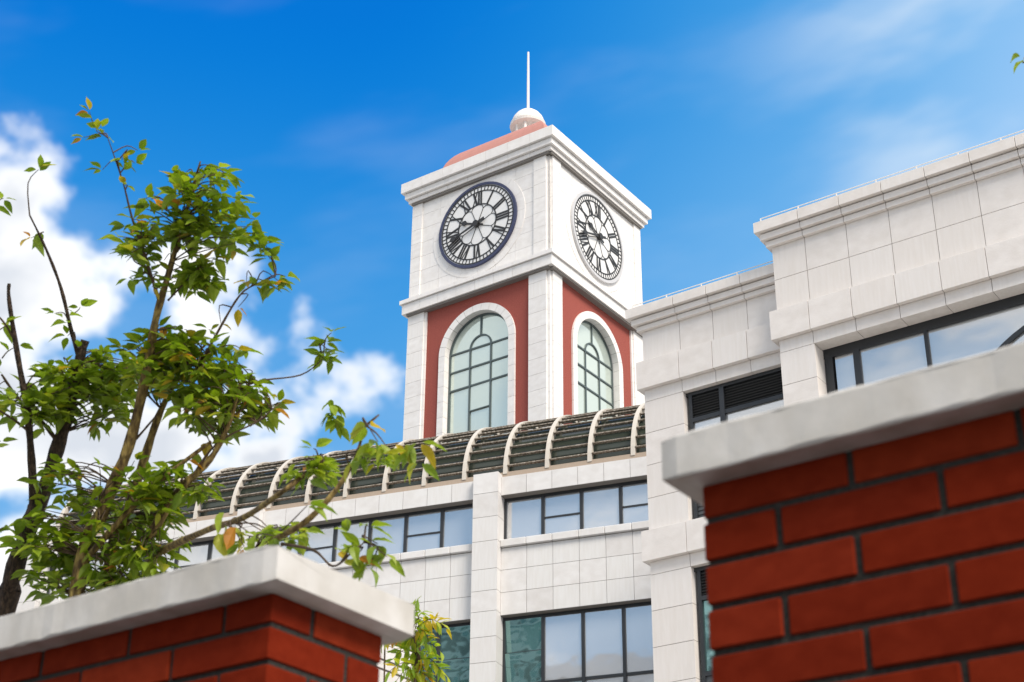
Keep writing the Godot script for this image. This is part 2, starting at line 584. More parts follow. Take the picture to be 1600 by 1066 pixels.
func clock(root: Node, xf: Transform3D, cs: float, cy: float, rim: Material, R: float) -> void:
	var base := xf * Transform3D(Basis(), Vector3(cs, cy, 0.0))
	var face := part(root, "clock_face", prism(ring_polys(0.02, R - 0.02, 6, 10), 0.12), M.dial, base * Transform3D(Basis(), Vector3(0, 0, 0.04)))
	var sub := func(called: String, polys: Array, z: float, t: float, m: Material, turn := 0.0, off := Vector2()) -> void:
		part(face, called, prism(polys, t), m, Transform3D(Basis(Vector3.BACK, turn), Vector3(off.x, off.y, z)))
	sub.call("rim", ring_polys(R - 0.14, R, 6, 10), 0.045, 0.12, rim)
	sub.call("chapter_ring", ring_polys(R * 0.902, R * 0.926, 6, 10), 0.022, 0.02, M.clock_black)
	sub.call("chapter_ring", ring_polys(R * 0.793, R * 0.817, 6, 10), 0.022, 0.02, M.clock_black)
	sub.call("inner_ring", ring_polys(R * 0.472, R * 0.498, 6, 10), 0.022, 0.02, M.clock_black)
	var ticks := []
	for k in 60:
		var a := TAU * k / 60
		var d := Vector2(sin(a), cos(a))
		ticks.append(bar_poly(d * R * 0.81, d * R * 0.91, 0.045))
	sub.call("minute_marks", ticks, 0.02, 0.02, M.clock_black)
	for n in range(1, 13):
		var a := TAU * n / 12
		sub.call("numeral", roman(n), 0.022, 0.02, M.clock_black, -a, Vector2(sin(a), cos(a)) * R * 0.645)
	var petals := []
	for k in 8:
		var a := TAU * (k + 0.5) / 8
		var d := Vector2(sin(a), cos(a))
		petals.append(bar_poly(d * 0.06, d * R * 0.39, 0.028))
		# rounded petal between this spoke and the next
		var b := TAU * (k + 1.5) / 8
		var prev := d * R * 0.39
		var m := Vector2(sin((a + b) / 2), cos((a + b) / 2))
		for i in range(1, 9):
			var t := float(i) / 8
			var q := d.lerp(Vector2(sin(b), cos(b)), t).normalized() * R * (0.39 + 0.088 * sqrt(maxf(0.0, sin(PI * t))))
			petals.append(bar_poly(prev, q, 0.028))
			prev = q
	sub.call("tracery", petals, 0.02, 0.018, M.clock_black)
	# hands: about twenty to ten
	var ha := TAU * (9.0 + 42.0 / 60.0) / 12.0
	var ma := TAU * 42.0 / 60.0
	var spade := PackedVector2Array([Vector2(-0.04, -0.42), Vector2(0.04, -0.42), Vector2(0.045, 0.62), Vector2(0.15, 0.75), Vector2(0.13, 0.86), Vector2(0.045, 0.93), Vector2(0.025, 1.12), Vector2(-0.025, 1.12), Vector2(-0.045, 0.93), Vector2(-0.13, 0.86), Vector2(-0.15, 0.75), Vector2(-0.045, 0.62)])
	sub.call("hour_hand", [spade], 0.10, 0.03, M.clock_black, -ha)
	var longh := PackedVector2Array([Vector2(-0.07, -0.52), Vector2(0.07, -0.52), Vector2(0.055, 0.2), Vector2(0.04, 1.25), Vector2(0.15, 1.38), Vector2(0.13, 1.52), Vector2(0.03, 1.64), Vector2(0.012, 1.86), Vector2(-0.012, 1.86), Vector2(-0.03, 1.64), Vector2(-0.13, 1.52), Vector2(-0.15, 1.38), Vector2(-0.04, 1.25), Vector2(-0.055, 0.2)])
	sub.call("minute_hand", [longh], 0.16, 0.03, M.clock_black, -ma)
	sub.call("hub", ring_polys(0.0001, 0.17, 2, 10), 0.20, 0.18, M.clock_black)

func tower() -> void:
	var W := 8.36
	var x0 := -44.46
	var d0 := 53.95
	var t := block("clock_tower", TURN_T, x0 + W, d0)
	tag(t, "square white clock tower with red brick panels, arched windows and a domed lantern", "clock tower")
	# face frames: s along the face from its left end, y up, o outwards
	var front := Transform3D(Basis(Vector3.RIGHT, Vector3.UP, Vector3.BACK), Vector3(-W, EYE, 0))
	var side := Transform3D(Basis(Vector3.FORWARD, Vector3.UP, Vector3.RIGHT), Vector3(0, EYE, 0))
	# cores
	box(t, "core", M.joint, x0 + 0.75, x0 + W - 0.75, -EYE, 38.2, d0 + 0.75, d0 + W - 0.75)
	box(t, "upper_core", M.joint, x0 + 0.15, x0 + W - 0.15, 38.3, 45.3, d0 + 0.15, d0 + W - 0.15)
	var yb := 27.0
	for fi in 2:
		var xf := front if fi == 0 else side
		var c := W / 2 + (-0.05 if fi == 0 else -0.02)
		# --- lower stage: pilasters, brick field, arched window
		var jy := []
		var y := 38.3
		jy.append(38.3)
		y = 33.75 + 0.795 * 5
		while y > yb:
			jy.push_front(y)
			y -= 0.795
		for e in [[0.0, 0.98], [W - 1.22, W - 0.24]] if fi == 0 else [[0.24, 1.0], [W - 1.0, W]]:
			for j in jy.size() - 1:
				slab(t, "pilaster_stone", xf, stone(), e[0], e[1], jy[j] + GAP / 2, jy[j + 1] - GAP / 2, -0.6, 0.0)
			slab(t, "pilaster_backing", xf, M.joint, e[0] + 0.02, e[1] - 0.02, yb - 0.5, 38.29, -0.62, -0.02)
		# narrow stepped edge strips
		for e in [[0.98, 1.10]] if fi == 0 else [[W - 1.12, W - 1.0]]:
			for j in jy.size() - 1:
				slab(t, "edge_strip", xf, stone(), e[0], e[1], jy[j] + GAP / 2, jy[j + 1] - GAP / 2, -0.55, -0.07)
		# brick field with the arched opening
		var s0 := 0.9
		var s1 := W - 0.9
		var ro := 2.2
		var ri := 1.84
		var ys := 35.45
		var st := begin()
		var oz := -0.16
		var N := 28
		var V := func(s: float, yy: float) -> Vector3: return Vector3(s, yy, oz)
		quad(st, V.call(s0, yb), V.call(c - ri - 0.2, yb), V.call(c - ri - 0.2, ys), V.call(s0, ys), Vector3.BACK)
		quad(st, V.call(c + ri + 0.2, yb), V.call(s1, yb), V.call(s1, ys), V.call(c + ri + 0.2, ys), Vector3.BACK)
		var top := 38.25
		for k in N:
			var a0 := PI * k / N
			var a1 := PI * (k + 1) / N
			var r := ri + 0.2
			var p0 := Vector2(c + r * cos(a0), ys + r * sin(a0))
			var p1 := Vector2(c + r * cos(a1), ys + r * sin(a1))
			quad(st, V.call(p0.x, p0.y), V.call(p0.x, top), V.call(p1.x, top), V.call(p1.x, p1.y), Vector3.BACK)
		quad(st, V.call(c + ri + 0.2, ys), V.call(s1, ys), V.call(s1, top), V.call(c + ri + 0.2, top), Vector3.BACK)
		quad(st, V.call(s0, ys), V.call(c - ri - 0.2, ys), V.call(c - ri - 0.2, top), V.call(s0, top), Vector3.BACK)
		part(t, "brick_field", st.commit(), M.tower_brick, xf)
		# the stone surround, block by block
		var nb := 13
		for k in nb:
			var g := 0.004
			part(t, "arch_stone", prism([ring_poly(ri, ro, PI * k / nb + g, PI * (k + 1) / nb - g, 5)], 0.52), stone(), xf * Transform3D(Basis(), Vector3(c, ys, -0.06)))
		part(t, "arch_backing", prism([ring_poly(ri + 0.012, ro - 0.012, 0.0, PI, 30)], 0.5), M.joint, xf * Transform3D(Basis(), Vector3(c, ys, -0.075)))
		var yy := ys
		while yy > yb:
			for sg in [-1.0, 1.0]:
				slab(t, "jamb_stone", xf, stone(), c + sg * ri, c + sg * ro, yy - 0.795 + GAP / 2, yy - GAP / 2, -0.58, -0.06)
				slab(t, "jamb_backing", xf, M.joint, c + sg * (ri + 0.012), c + sg * (ro - 0.012), yy - 0.795, yy, -0.57, -0.075)
			yy -= 0.795
		# the window
		var win := part(t, "window_frame", prism([ring_poly(ri - 0.10, ri, 0.0, PI, 30), rect_poly(-ri, yb - ys, -ri + 0.1, 0.0), rect_poly(ri - 0.1, yb - ys, ri, 0.0)], 0.08), M.frame_green, xf * Transform3D(Basis(), Vector3(c, ys, -0.40)))
		var bars := func(called: String, poly: PackedVector2Array) -> void:
			part(win, called, prism([poly], 0.07), M.frame_green, Transform3D(Basis(), Vector3(0, 0, 0.004)))
		var m := 0.60
		var h1 := 0.12
		var hs := [h1, h1 - 0.96, h1 - 1.92]
		for sg in [-1.0, 1.0]:
			bars.call("mullion", rect_poly(sg * m - 0.04, yb - ys, sg * m + 0.04, h1))
		bars.call("mullion", rect_poly(-0.035, h1 + m, 0.035, ri - 0.05))
		bars.call("arched_bar", ring_poly(m - 0.04, m + 0.04, 0.0, PI, 16, Vector2(0, h1)))
		for k in 3:
			var q := sqrt(maxf(0.0, ri * ri - maxf(0.0, hs[k]) ** 2)) - 0.08
			for e in [[-q, -m - 0.04], [-m + 0.04, m - 0.04], [m + 0.04, q]]:
				bars.call("transom", rect_poly(e[0], hs[k] - 0.04, e[1], hs[k] + 0.04))
		bars.call("transom", rect_poly(-m + 0.04, h1 - 3.25, m - 0.04, h1 - 3.2))
		var outline := arch_poly(Vector2(), ri - 0.06, yb - ys, 40)
		var cells := []
		for k in 3:
			var ya: float = hs[k]
			var yz: float = (hs[k + 1] if k < 2 else yb - ys)
			for e in [[-2.0, -m], [-m, m], [m, 2.0]]:
				if k == 2 and e[1] == m:
					cells.append(rect_poly(e[0], h1 - 3.22, e[1], ya))
					cells.append(rect_poly(e[0], yz, e[1], h1 - 3.22))
				else:
					cells.append(rect_poly(e[0], yz, e[1], ya))
		var half := arch_poly(Vector2(0, h1), m, h1, 16)
		half.remove_at(0)
		half.remove_at(0)
		cells.append(half)
		for sg in [-1.0, 1.0]:
			var up := rect_poly(minf(0, sg * 2.0), h1, maxf(0, sg * 2.0), 2.0)
			for pg in Geometry2D.clip_polygons(up, half):
				cells.append(pg)
		for cell in cells:
			for pg in Geometry2D.intersect_polygons(cell, outline):
				part(win, "pane", prism([pg], 0.012), M.tower_glass, Transform3D(Basis(Vector3.UP, rng.randf_range(-0.006, 0.006)) * Basis(Vector3.RIGHT, rng.randf_range(-0.006, 0.006)), Vector3(0, 0, -0.05)))
		# --- belt course
		for e in [[38.3, 38.82, 0.23], [38.845, 39.05, 0.33]]:
			var o: float = e[2]
			var se := steps(-o, W + o, 8) if fi == 0 else steps(0.3, W + o, 8)
			for k in 8:
				slab(t, "belt_stone", xf, stone(), se[k] + GAP / 2, se[k + 1] - (GAP / 2 if not (fi == 0 and k == 7) else 0.0), e[0], e[1], -0.3 if not (fi == 1 and k == 0) else -0.3, o)
		slab(t, "belt_backing", xf, M.joint, 0.0, W, 38.2, 39.0, -0.4, 0.15)
		# --- clock stage
		var ju := steps(39.05, 44.72, 7)
		for e in [[0.0, 0.62], [W - 0.95, W - 0.24]] if fi == 0 else [[0.24, 0.95], [W - 0.62, W]]:
			for j in ju.size() - 1:
				slab(t, "pilaster_stone", xf, stone(), e[0], e[1], ju[j] + GAP / 2, ju[j + 1] - GAP / 2, -0.2, 0.0)
		var se2 := steps(0.6, W - 0.9, 6) if fi == 0 else steps(0.9, W - 0.6, 6)
		slabs(t, "wall_stone", xf, se2, ju, -0.2, -0.07)
		slab(t, "corner_stone", xf, stone(), W - 0.24 if fi == 0 else 0.1, W - 0.1 if fi == 0 else 0.24, 39.05, 44.72, -0.2, -0.1)
		for k in 16:
			part(t, "clock_surround_stone", prism([ring_poly(2.25, 2.76, TAU * k / 16 + 0.002, TAU * (k + 1) / 16 - 0.002, 5)], 0.05), stone(), xf * Transform3D(Basis(), Vector3(c, 41.98 if fi == 1 else 42.05, -0.045)))
		clock(t, xf, c, 41.98 if fi == 1 else 42.05, M.clock_blue if fi == 0 else M.clock_grey, 2.33 if fi == 0 else 2.36)
		# --- cornice of three steps
		for e in [[44.72, 44.93, 0.16], [44.96, 45.26, 0.30], [45.30, 45.85, 0.45]]:
			var o: float = e[2]
			var se := steps(-o, W + o, 7) if fi == 0 else steps(0.3, W + o, 7)
			for k in 7:
				slab(t, "cornice_stone", xf, stone(), se[k] + GAP / 2, se[k + 1] - (GAP / 2 if not (fi == 0 and k == 6) else 0.0), e[0], e[1], -0.3, o)
		slab(t, "cornice_backing", xf, M.joint, 0.0, W, 44.6, 45.75, -0.4, 0.1)
	# corner strips of the lower stage
	for j in 12:
		var ya := 38.3 - 0.795 * (j + 1)
		box(t, "corner_stone", stone(), x0 + W - 0.30, x0 + W - 0.10, ya + GAP / 2, ya + 0.795 - GAP / 2, d0 + 0.10, d0 + 0.3)
	box(t, "corner_backing", M.joint, x0 + W - 0.6, x0 + W - 0.12, yb - 1.0, 38.25, d0 + 0.12, d0 + 0.6)
	# curved red roof
	var prof := []
	for k in 15:
		var h := 3.15 * (1.0 - pow(1.0 - k / 14.0, 1.7))
		prof.append(Vector2(3.3 * pow(maxf(0.0, 1.0 - pow(h / 3.15, 2.6)), 1.0 / 2.6), h))
	var st2 := begin()
	for k in prof.size() - 1:
		var p: Vector2 = prof[k]
		var q: Vector2 = prof[k + 1]
		for f in 4:
			var B := Basis(Vector3.UP, PI / 2 * f)
			quad(st2, B * Vector3(-p.x, p.y, p.x), B * Vector3(p.x, p.y, p.x), B * Vector3(q.x, q.y, q.x), B * Vector3(-q.x, q.y, q.x), B * Vector3(0, 0.6, 1))
	var ctr := L(x0 + W / 2, 45.75, d0 + W / 2)
	var roof := part(t, "roof", st2.commit(), M.roof, Transform3D(Basis(), ctr))
	box(t, "roof_deck", M.joint, x0 + 0.1, x0 + W - 0.1, 45.3, 45.76, d0 + 0.1, d0 + W - 0.1)
	# lantern with its dome and mast
	var lan := part(t, "lantern", lathe([Vector2(0.0001, 3.0), Vector2(0.86, 3.0), Vector2(0.86, 3.55), Vector2(0.80, 3.58), Vector2(0.80, 3.62), Vector2(0.0001, 3.62)], 28), M.white_paint, Transform3D(Basis(), ctr))
	for k in 8:
		var a := TAU * (k + 0.5) / 8
		part(lan, "column", lathe([Vector2(0.0001, 0.0), Vector2(0.10, 0.0), Vector2(0.085, 0.06), Vector2(0.08, 0.75), Vector2(0.11, 0.82), Vector2(0.0001, 0.82)], 10), M.white_paint, Transform3D(Basis(), Vector3(cos(a) * 0.68, 3.62, sin(a) * 0.68)))
	part(lan, "dome", lathe([Vector2(0.0001, 4.40), Vector2(0.80, 4.40), Vector2(0.95, 4.46), Vector2(0.97, 4.53), Vector2(0.90, 4.57), Vector2(0.93, 4.62), Vector2(0.94, 4.68), Vector2(0.88, 4.72), Vector2(0.86, 4.86), Vector2(0.78, 5.06), Vector2(0.64, 5.26), Vector2(0.44, 5.44), Vector2(0.2, 5.56), Vector2(0.1, 5.62), Vector2(0.0001, 5.64)], 32), M.white_paint)
	part(lan, "mast", lathe([Vector2(0.0001, 5.5), Vector2(0.075, 5.5), Vector2(0.07, 7.4), Vector2(0.055, 9.45), Vector2(0.0001, 9.5)], 10), M.white_paint)

# ================================================================ office front with the louvred vault
func pane_box(parent: Node, mat: Material, x0: float, x1: float, y0: float, y1: float, d: float, tilt := 0.0) -> void:
	var xf := Transform3D(Basis(Vector3.RIGHT, tilt) * Basis(Vector3.UP, rng.randf_range(-0.004, 0.004)), L((x0 + x1) / 2, (y0 + y1) / 2, d))
	part(parent, "pane", box_mesh(Vector3(x1 - x0, y1 - y0, 0.016)), mat, xf)

func office() -> void:
	var D := 41.0
	var x_l := -32.76
	var t := block("office_building", TURN_F, x_l, D)
	tag(t, "white stone office building with ribbon windows under a louvred barrel vault roof", "building")
	var piers := [-32.76, -24.89, -17.02, -9.15]
	box(t, "core", M.joint, x_l + 0.05, -3.0, -EYE, 18.7, D + 0.6, D + 12.0)
	box(t, "lower_wall", M.office_stone[0], x_l, -3.0, -EYE, 8.9, D, D + 0.5)
	for k in 6:
		for j in 12:
			box(t, "side_stone", stone(2), x_l + 0.03, x_l + 0.2, 18.7 - 1.5 * (j + 1) + GAP / 2, 18.7 - 1.5 * j - GAP / 2, D + 0.32 + 1.9 * k + GAP / 2, D + 0.32 + 1.9 * (k + 1) - GAP / 2)
	for b in 4:
		var xp: float = piers[b]
		var xa := xp + 0.78
		var xb: float = piers[b + 1] if b < 3 else -3.0
		# pier
		var py := [8.9, 9.65, 10.4, 11.15, 11.9, 12.5, 13.23, 13.96, 14.70, 15.31, 15.95, 16.80, 17.54, 18.28, 18.92]
		for k in py.size() - 1:
			box(t, "pier_stone", stone(2), xp, xa, py[k] + GAP / 2, py[k + 1] - GAP / 2, D - 0.3, D + 0.3)
		box(t, "pier_backing", M.joint, xp + 0.01, xa - 0.01, 8.0, 18.9, D - 0.29, D + 0.6)
		if b == 3:
			box(t, "end_wall", M.office_stone[1], xa, xb, 8.9, 18.85, D, D + 0.5)
			continue
		var n := 9
		var se := steps(xa, xb, n)
		# spandrel slabs, sills and parapet
		for k in n:
			var yy := [14.63, 15.30, 15.97, 16.63]
			for j in 3:
				box(t, "wall_stone", stone(2), se[k] + GAP / 2, se[k + 1] - GAP / 2, yy[j] + GAP / 2, yy[j + 1] - GAP / 2, D, D + 0.24)
			bbox(t, "sill_stone", stone(2), se[k] + GAP / 2, se[k + 1] - GAP / 2, 16.645, 16.86, D - 0.10, D + 0.3, 0.015)
			box(t, "parapet_stone", stone(2), se[k] + GAP / 2, se[k + 1] - GAP / 2, 18.25, 18.82, D - 0.06, D + 0.4)
			box(t, "wall_stone", stone(2), se[k] + GAP / 2, se[k + 1] - GAP / 2, 8.9, 10.4, D, D + 0.24)
		box(t, "wall_backing", M.joint, xa, xb, 14.62, 16.65, D + 0.02, D + 0.5)
		box(t, "wall_backing", M.joint, xa, xb, 18.24, 18.8, D - 0.04, D + 0.5)
		box(t, "wall_backing", M.joint, xa, xb, 8.9, 10.42, D + 0.02, D + 0.5)
		# ribbon windows
		for row in 2:
			var y0: float = [16.87, 10.42][row]
			var y1: float = [18.24, 14.62][row]
			var wd := D + 0.22
			var win := box(t, "window_frame", M.frame, xa, xb, y1 - 0.09, y1, wd, wd + 0.08)
			var wo := ox
			var wq := od
			var save := Vector2(ox, od)
			# parts of the window hang from its head bar
			var shift: Vector3 = win.position
			var sub := func(called: String, mat: Material, p0: float, p1: float, q0: float, q1: float, e0: float, e1: float) -> void:
				var o := box(win, called, mat, p0, p1, q0, q1, e0, e1)
				o.position -= shift
			var np := 6
			var ms := steps(xa + 0.02, xb - 0.02, np)
			if row == 0:
				sub.call("bottom_rail", M.frame, xa, xb, y0, y0 + 0.05, wd, wd + 0.08)
			else:
				sub.call("bottom_rail", M.frame, xa, xb, 12.62, 12.70, wd, wd + 0.08)
			for k in np + 1:
				sub.call("mullion", M.frame, ms[k] - 0.045, ms[k] + 0.045, y0 + (0.05 if row == 0 else 0.0), y1 - 0.09, wd - 0.02, wd + 0.08)
			for k in np:
				var xm: float = ms[k] + 0.045
				var xn: float = ms[k + 1] - 0.045
				var cuts := [y0, y1 - 0.09]
				if row == 0 and ((b == 2 and k in [1, 3]) or (b == 1 and k in [1, 4]) or (b == 0 and k in [2, 4])):
					cuts = [y0, (y0 + y1) / 2 - 0.06, y1 - 0.09]
				elif row == 1:
					cuts = [y0, 12.66, y1 - 0.09]
					if (b == 2 and k == 0) or (b == 1 and k in [3, 4, 5]):
						cuts = [y0, 12.66, 13.58, y1 - 0.09]
				for j in cuts.size() - 1:
					if j > 0 and not (row == 1 and j == 1):
						sub.call("transom", M.frame, xm, xn, cuts[j] - 0.022, cuts[j] + 0.022, wd + 0.01, wd + 0.07)
					var teal: bool = row == 1 and ((b == 2 and k == 0) or (b == 1 and k >= 3))
					var o := part(win, "pane", box_mesh(Vector3(xn - xm, cuts[j + 1] - cuts[j], 0.016)), M.teal_glass if teal else M.glass[rng.randi() % 3], Transform3D(Basis(Vector3.RIGHT, (0.10 if teal else 0.0) + rng.randf_range(-0.006, 0.006)) * Basis(Vector3.UP, rng.randf_range(-0.012, 0.012)), L((xm + xn) / 2, (cuts[j] + cuts[j + 1]) / 2, wd + 0.05) - shift))
		curtains(t, xa, xb, D + 0.40)
	vault(t, D)

# pleated curtains hanging inside the upper ribbon, a drop for each stretch of window
func curtains(t: Node3D, xa: float, xb: float, d: float) -> void:
	box(t, "room_back", M.room, xa, xb, 16.7, 18.3, d + 0.12, d + 0.14)
	var x := xa
	while x < xb - 0.3:
		var w := minf(rng.randf_range(0.9, 2.0), xb - x)
		var st := begin()
		var n := int(w / 0.035)
		for k in n:
			var a := w * k / n
			var b := w * (k + 1) / n
			var za := 0.022 * sin(a * 52.0 + x) + 0.01 * sin(a * 19.0)
			var zb := 0.022 * sin(b * 52.0 + x) + 0.01 * sin(b * 19.0)
			quad(st, Vector3(a, 0, za), Vector3(b, 0, zb), Vector3(b, 1.4, zb), Vector3(a, 1.4, za), Vector3.BACK)
		if rng.randf() < 0.75:
			part(t, "curtain", st.commit(), M.curtain, Transform3D(Basis(), L(x, 16.85, d)))
		x += w + 0.02

func vault_pt(a: float, grow := 0.0) -> Vector2:   # depth, height on the vault's curve; a from 0 (foot) to PI
	return Vector2(3.3 - (3.3 + grow) * cos(a), (2.8 + grow) * sin(a))

func vault(t: Node3D, D: float) -> void:
	var xl := -31.85
	var n_rib := 18
	var dx := 1.308
	var yf := 18.95
	var xr := xl + dx * (n_rib - 1)
	var df := D + 0.02
	# kerb and glazed skin
	var roof := box(t, "vault_kerb", M.curb, xl - 0.1, xr, 18.80, yf + 0.06, df + 0.02, df + 0.35)
	var shift := roof.position
	var st := begin()
	var n := 20
	for k in n:
		var a := vault_pt(PI * k / n, -0.28)
		var b := vault_pt(PI * (k + 1) / n, -0.28)
		var A := L(xl, yf + a.y, df + a.x)
		var B := L(xr, yf + a.y, df + a.x)
		var C := L(xr, yf + b.y, df + b.x)
		var E := L(xl, yf + b.y, df + b.x)
		quad(st, A, B, C, E, Vector3(0, 0.3 + a.y, 3.3 - a.x))
		tri(st, L(xl, yf, df + 3.3), A, E, Vector3.LEFT)
	var skin := part(roof, "glazing", st.commit(), M.vault_glass)
	skin.position = -shift
	# ribs
	var rib := begin()
	var seg := 30
	for k in seg:
		var a0 := PI * k / seg
		var a1 := PI * (k + 1) / seg
		var p := [vault_pt(a0, 0.0), vault_pt(a1, 0.0), vault_pt(a1, -0.17), vault_pt(a0, -0.17)]
		var V := func(q: Vector2, s: float) -> Vector3: return Vector3(s * 0.065, q.y, -q.x)
		var out := Vector3(0, sin((a0 + a1) / 2), cos((a0 + a1) / 2))
		quad(rib, V.call(p[0], -1), V.call(p[0], 1), V.call(p[1], 1), V.call(p[1], -1), out)
		quad(rib, V.call(p[3], -1), V.call(p[3], 1), V.call(p[2], 1), V.call(p[2], -1), -out)
		for s in [-1.0, 1.0]:
			quad(rib, V.call(p[0], s), V.call(p[1], s), V.call(p[2], s), V.call(p[3], s), Vector3(s, 0, 0))
	var rib_mesh := rib.commit()
	for k in n_rib:
		part(roof, "rib", rib_mesh, M.rib, Transform3D(Basis(), L(xl + dx * k, yf, df) - shift))
	# louvre blades between the ribs
	var ns := 13
	var blade := bevel_mesh(Vector3(dx - 0.13, 0.035, 0.17), 0.006)
	for k in n_rib - 1:
		for j in ns:
			var a := 0.10 + (PI / 2 - 0.02) * j / (ns - 1)
			var p := vault_pt(a, -0.07)
			var tilt := 0.10 + 0.25 * float(j) / ns + rng.randf_range(-0.05, 0.05)
			part(roof, "slat", blade, M.slat, Transform3D(Basis(Vector3.RIGHT, tilt), L(xl + dx * (k + 0.5), yf + p.y, df + p.x) - shift))

# ================================================================ stone wing on the right
func wing() -> void:
	var D := 30.0
	var DH := 29.53
	var t := block("stone_wing", TURN_T, -17.42, D)
	tag(t, "beige stone wing with a stepped cornice roofline, ledges and dark louvred windows", "building")
	# bodies
	box(t, "core", M.joint, -17.40, 8.0, -EYE, 19.0, D + 0.75, D + 14.0)
	box(t, "end_wall", M.wing_stone[0], -17.42, -17.2, -EYE, 19.0, D + 0.3, D + 14.0)
	box(t, "tall_core", M.joint, -13.60, 8.0, -EYE, 19.95, DH + 0.75, DH + 14.0)
	box(t, "tall_end_wall", M.wing_stone[0], -13.65, -13.5, 18.0, 19.98, DH + 0.3, DH + 14.0)
	var lx := [-17.42, -16.40, -15.51, -14.61, -13.66]
	var hx := [-13.65, -12.83]
	while hx[-1] < 4.0:
		hx.append(hx[-1] + 1.012)
	for sec in 2:
		var d := D if sec == 0 else DH
		var xs: Array = lx if sec == 0 else hx
		var x0: float = xs[0]
		var x1: float = xs[-1]
		var bands := [[18.57, 18.69, 0.10], [18.715, 18.86, 0.19], [18.89, 19.14, 0.29]] if sec == 0 else [[19.42, 19.56, 0.10], [19.585, 19.74, 0.19], [19.77, 20.04, 0.29]]
		var courses := [17.745, 18.57] if sec == 0 else [17.745, 18.56, 19.42]
		for k in xs.size() - 1:
			var a: float = xs[k] + (GAP / 2)
			var b: float = xs[k + 1] - (GAP / 2)
			for e in bands:
				var o: float = e[2]
				bbox(t, "cornice_stone", stone(1), a - (o + GAP / 2 if k == 0 else 0.0), b, e[0], e[1], d - o, d + 0.3, 0.004)
			for j in courses.size() - 1:
				box(t, "wall_stone", stone(1), a, b, courses[j] + GAP / 2, courses[j + 1] - GAP / 2, d, d + 0.3)
			for ly in [17.01, 12.73]:
				if sec == 1 and ly < 15:
					continue
				bbox(t, "ledge_stone", stone(1), a - (0.13 + GAP / 2 if k == 0 else 0.0), b, ly, ly + 0.72, d - 0.13, d + 0.3, 0.003)
				box(t, "lintel_stone", stone(1), a, b, ly - 0.30, ly - 0.008, d, d + (0.42 if sec == 1 else 0.3))
		box(t, "wall_backing", M.joint, x0 + 0.02, x1, courses[0] - 0.8, bands[2][1] - 0.03, d + 0.02, d + 0.6)
		# piers
		var xe := -16.39 if sec == 0 else -12.82
		var py := [16.705, 15.895, 15.085, 14.265, 13.45]
		for k in 4:
			box(t, "pier_stone", stone(1), x0, xe, py[k + 1] + GAP / 2, py[k] - GAP / 2, d, d + 0.55)
		box(t, "pier_backing", M.joint, x0 + 0.02, xe - 0.02, -EYE, 16.7, d + 0.02, d + 0.7)
		py = [12.425, 11.59, 10.76, 9.93, 9.1, 8.27]
		for k in 5:
			box(t, "pier_stone", stone(1), x0, xe, py[k + 1] + GAP / 2, py[k] - GAP / 2, d, d + 0.55)
		# lightning conductor on little posts
		var top: float = bands[2][1]
		var st := begin()
		tube(st, [L(x0 - 0.12, top + 0.10, d - 0.22), L(x1, top + 0.10, d - 0.22)], [0.012, 0.012], 6)
		var rod := part(t, "conductor_rod", st.commit(), M.white_paint)
		var xx := x0 - 0.12
		while xx < x1:
			box(t, "conductor_post", M.white_paint, xx - 0.012, xx + 0.012, top, top + 0.10, d - 0.235, d - 0.205)
			xx += 0.95
	# ---- window of the low part
	var wd := D + 0.14
	wing_window(t, -16.39, -13.66, 13.46, 16.70, wd, [-15.46], true)
	wing_window(t, -16.39, -13.66, 8.3, 12.42, wd, [-15.46], false)
	# ---- big window of the tall part
	var td := DH + 0.44
	var head := box(t, "window_frame", M.frame, -12.82, 6.0, 16.50, 16.72, td, td + 0.12)
	var sh := head.position
	var sub := func(called: String, mat: Material, p0: float, p1: float, q0: float, q1: float, e0: float, e1: float) -> void:
		var o := box(head, called, mat, p0, p1, q0, q1, e0, e1)
		o.position -= sh
	sub.call("side_rail", M.frame, -12.80, -12.62, 11.0, 16.50, td, td + 0.12)
	var ms := [-12.62, -12.06, -10.47, -8.2, -5.9, -3.6, -1.3, 1.0]
	for k in range(1, ms.size()):
		sub.call("mullion", M.frame, ms[k] - (0.075 if k == 1 else 0.04), ms[k] + (0.075 if k == 1 else 0.04), 11.0, 16.50, td, td + 0.1)
	for k in ms.size() - 1:
		sub.call("pane", M.glass[rng.randi() % 3], ms[k] + 0.04, ms[k + 1] - 0.04, 11.0, 16.5, td + 0.055, td + 0.071)
	# the arched glazing bar
	var arc := part(head, "arched_bar", prism([ring_poly(2.86, 2.96, PI * 0.02, PI * 0.98, 36)], 0.10), M.frame, Transform3D(Basis(), L(-7.2, 13.28, td - 0.01) - sh))
	box(t, "spandrel", M.wing_stone[1], -12.82, 6.0, -EYE, 11.0, DH, DH + 0.6)

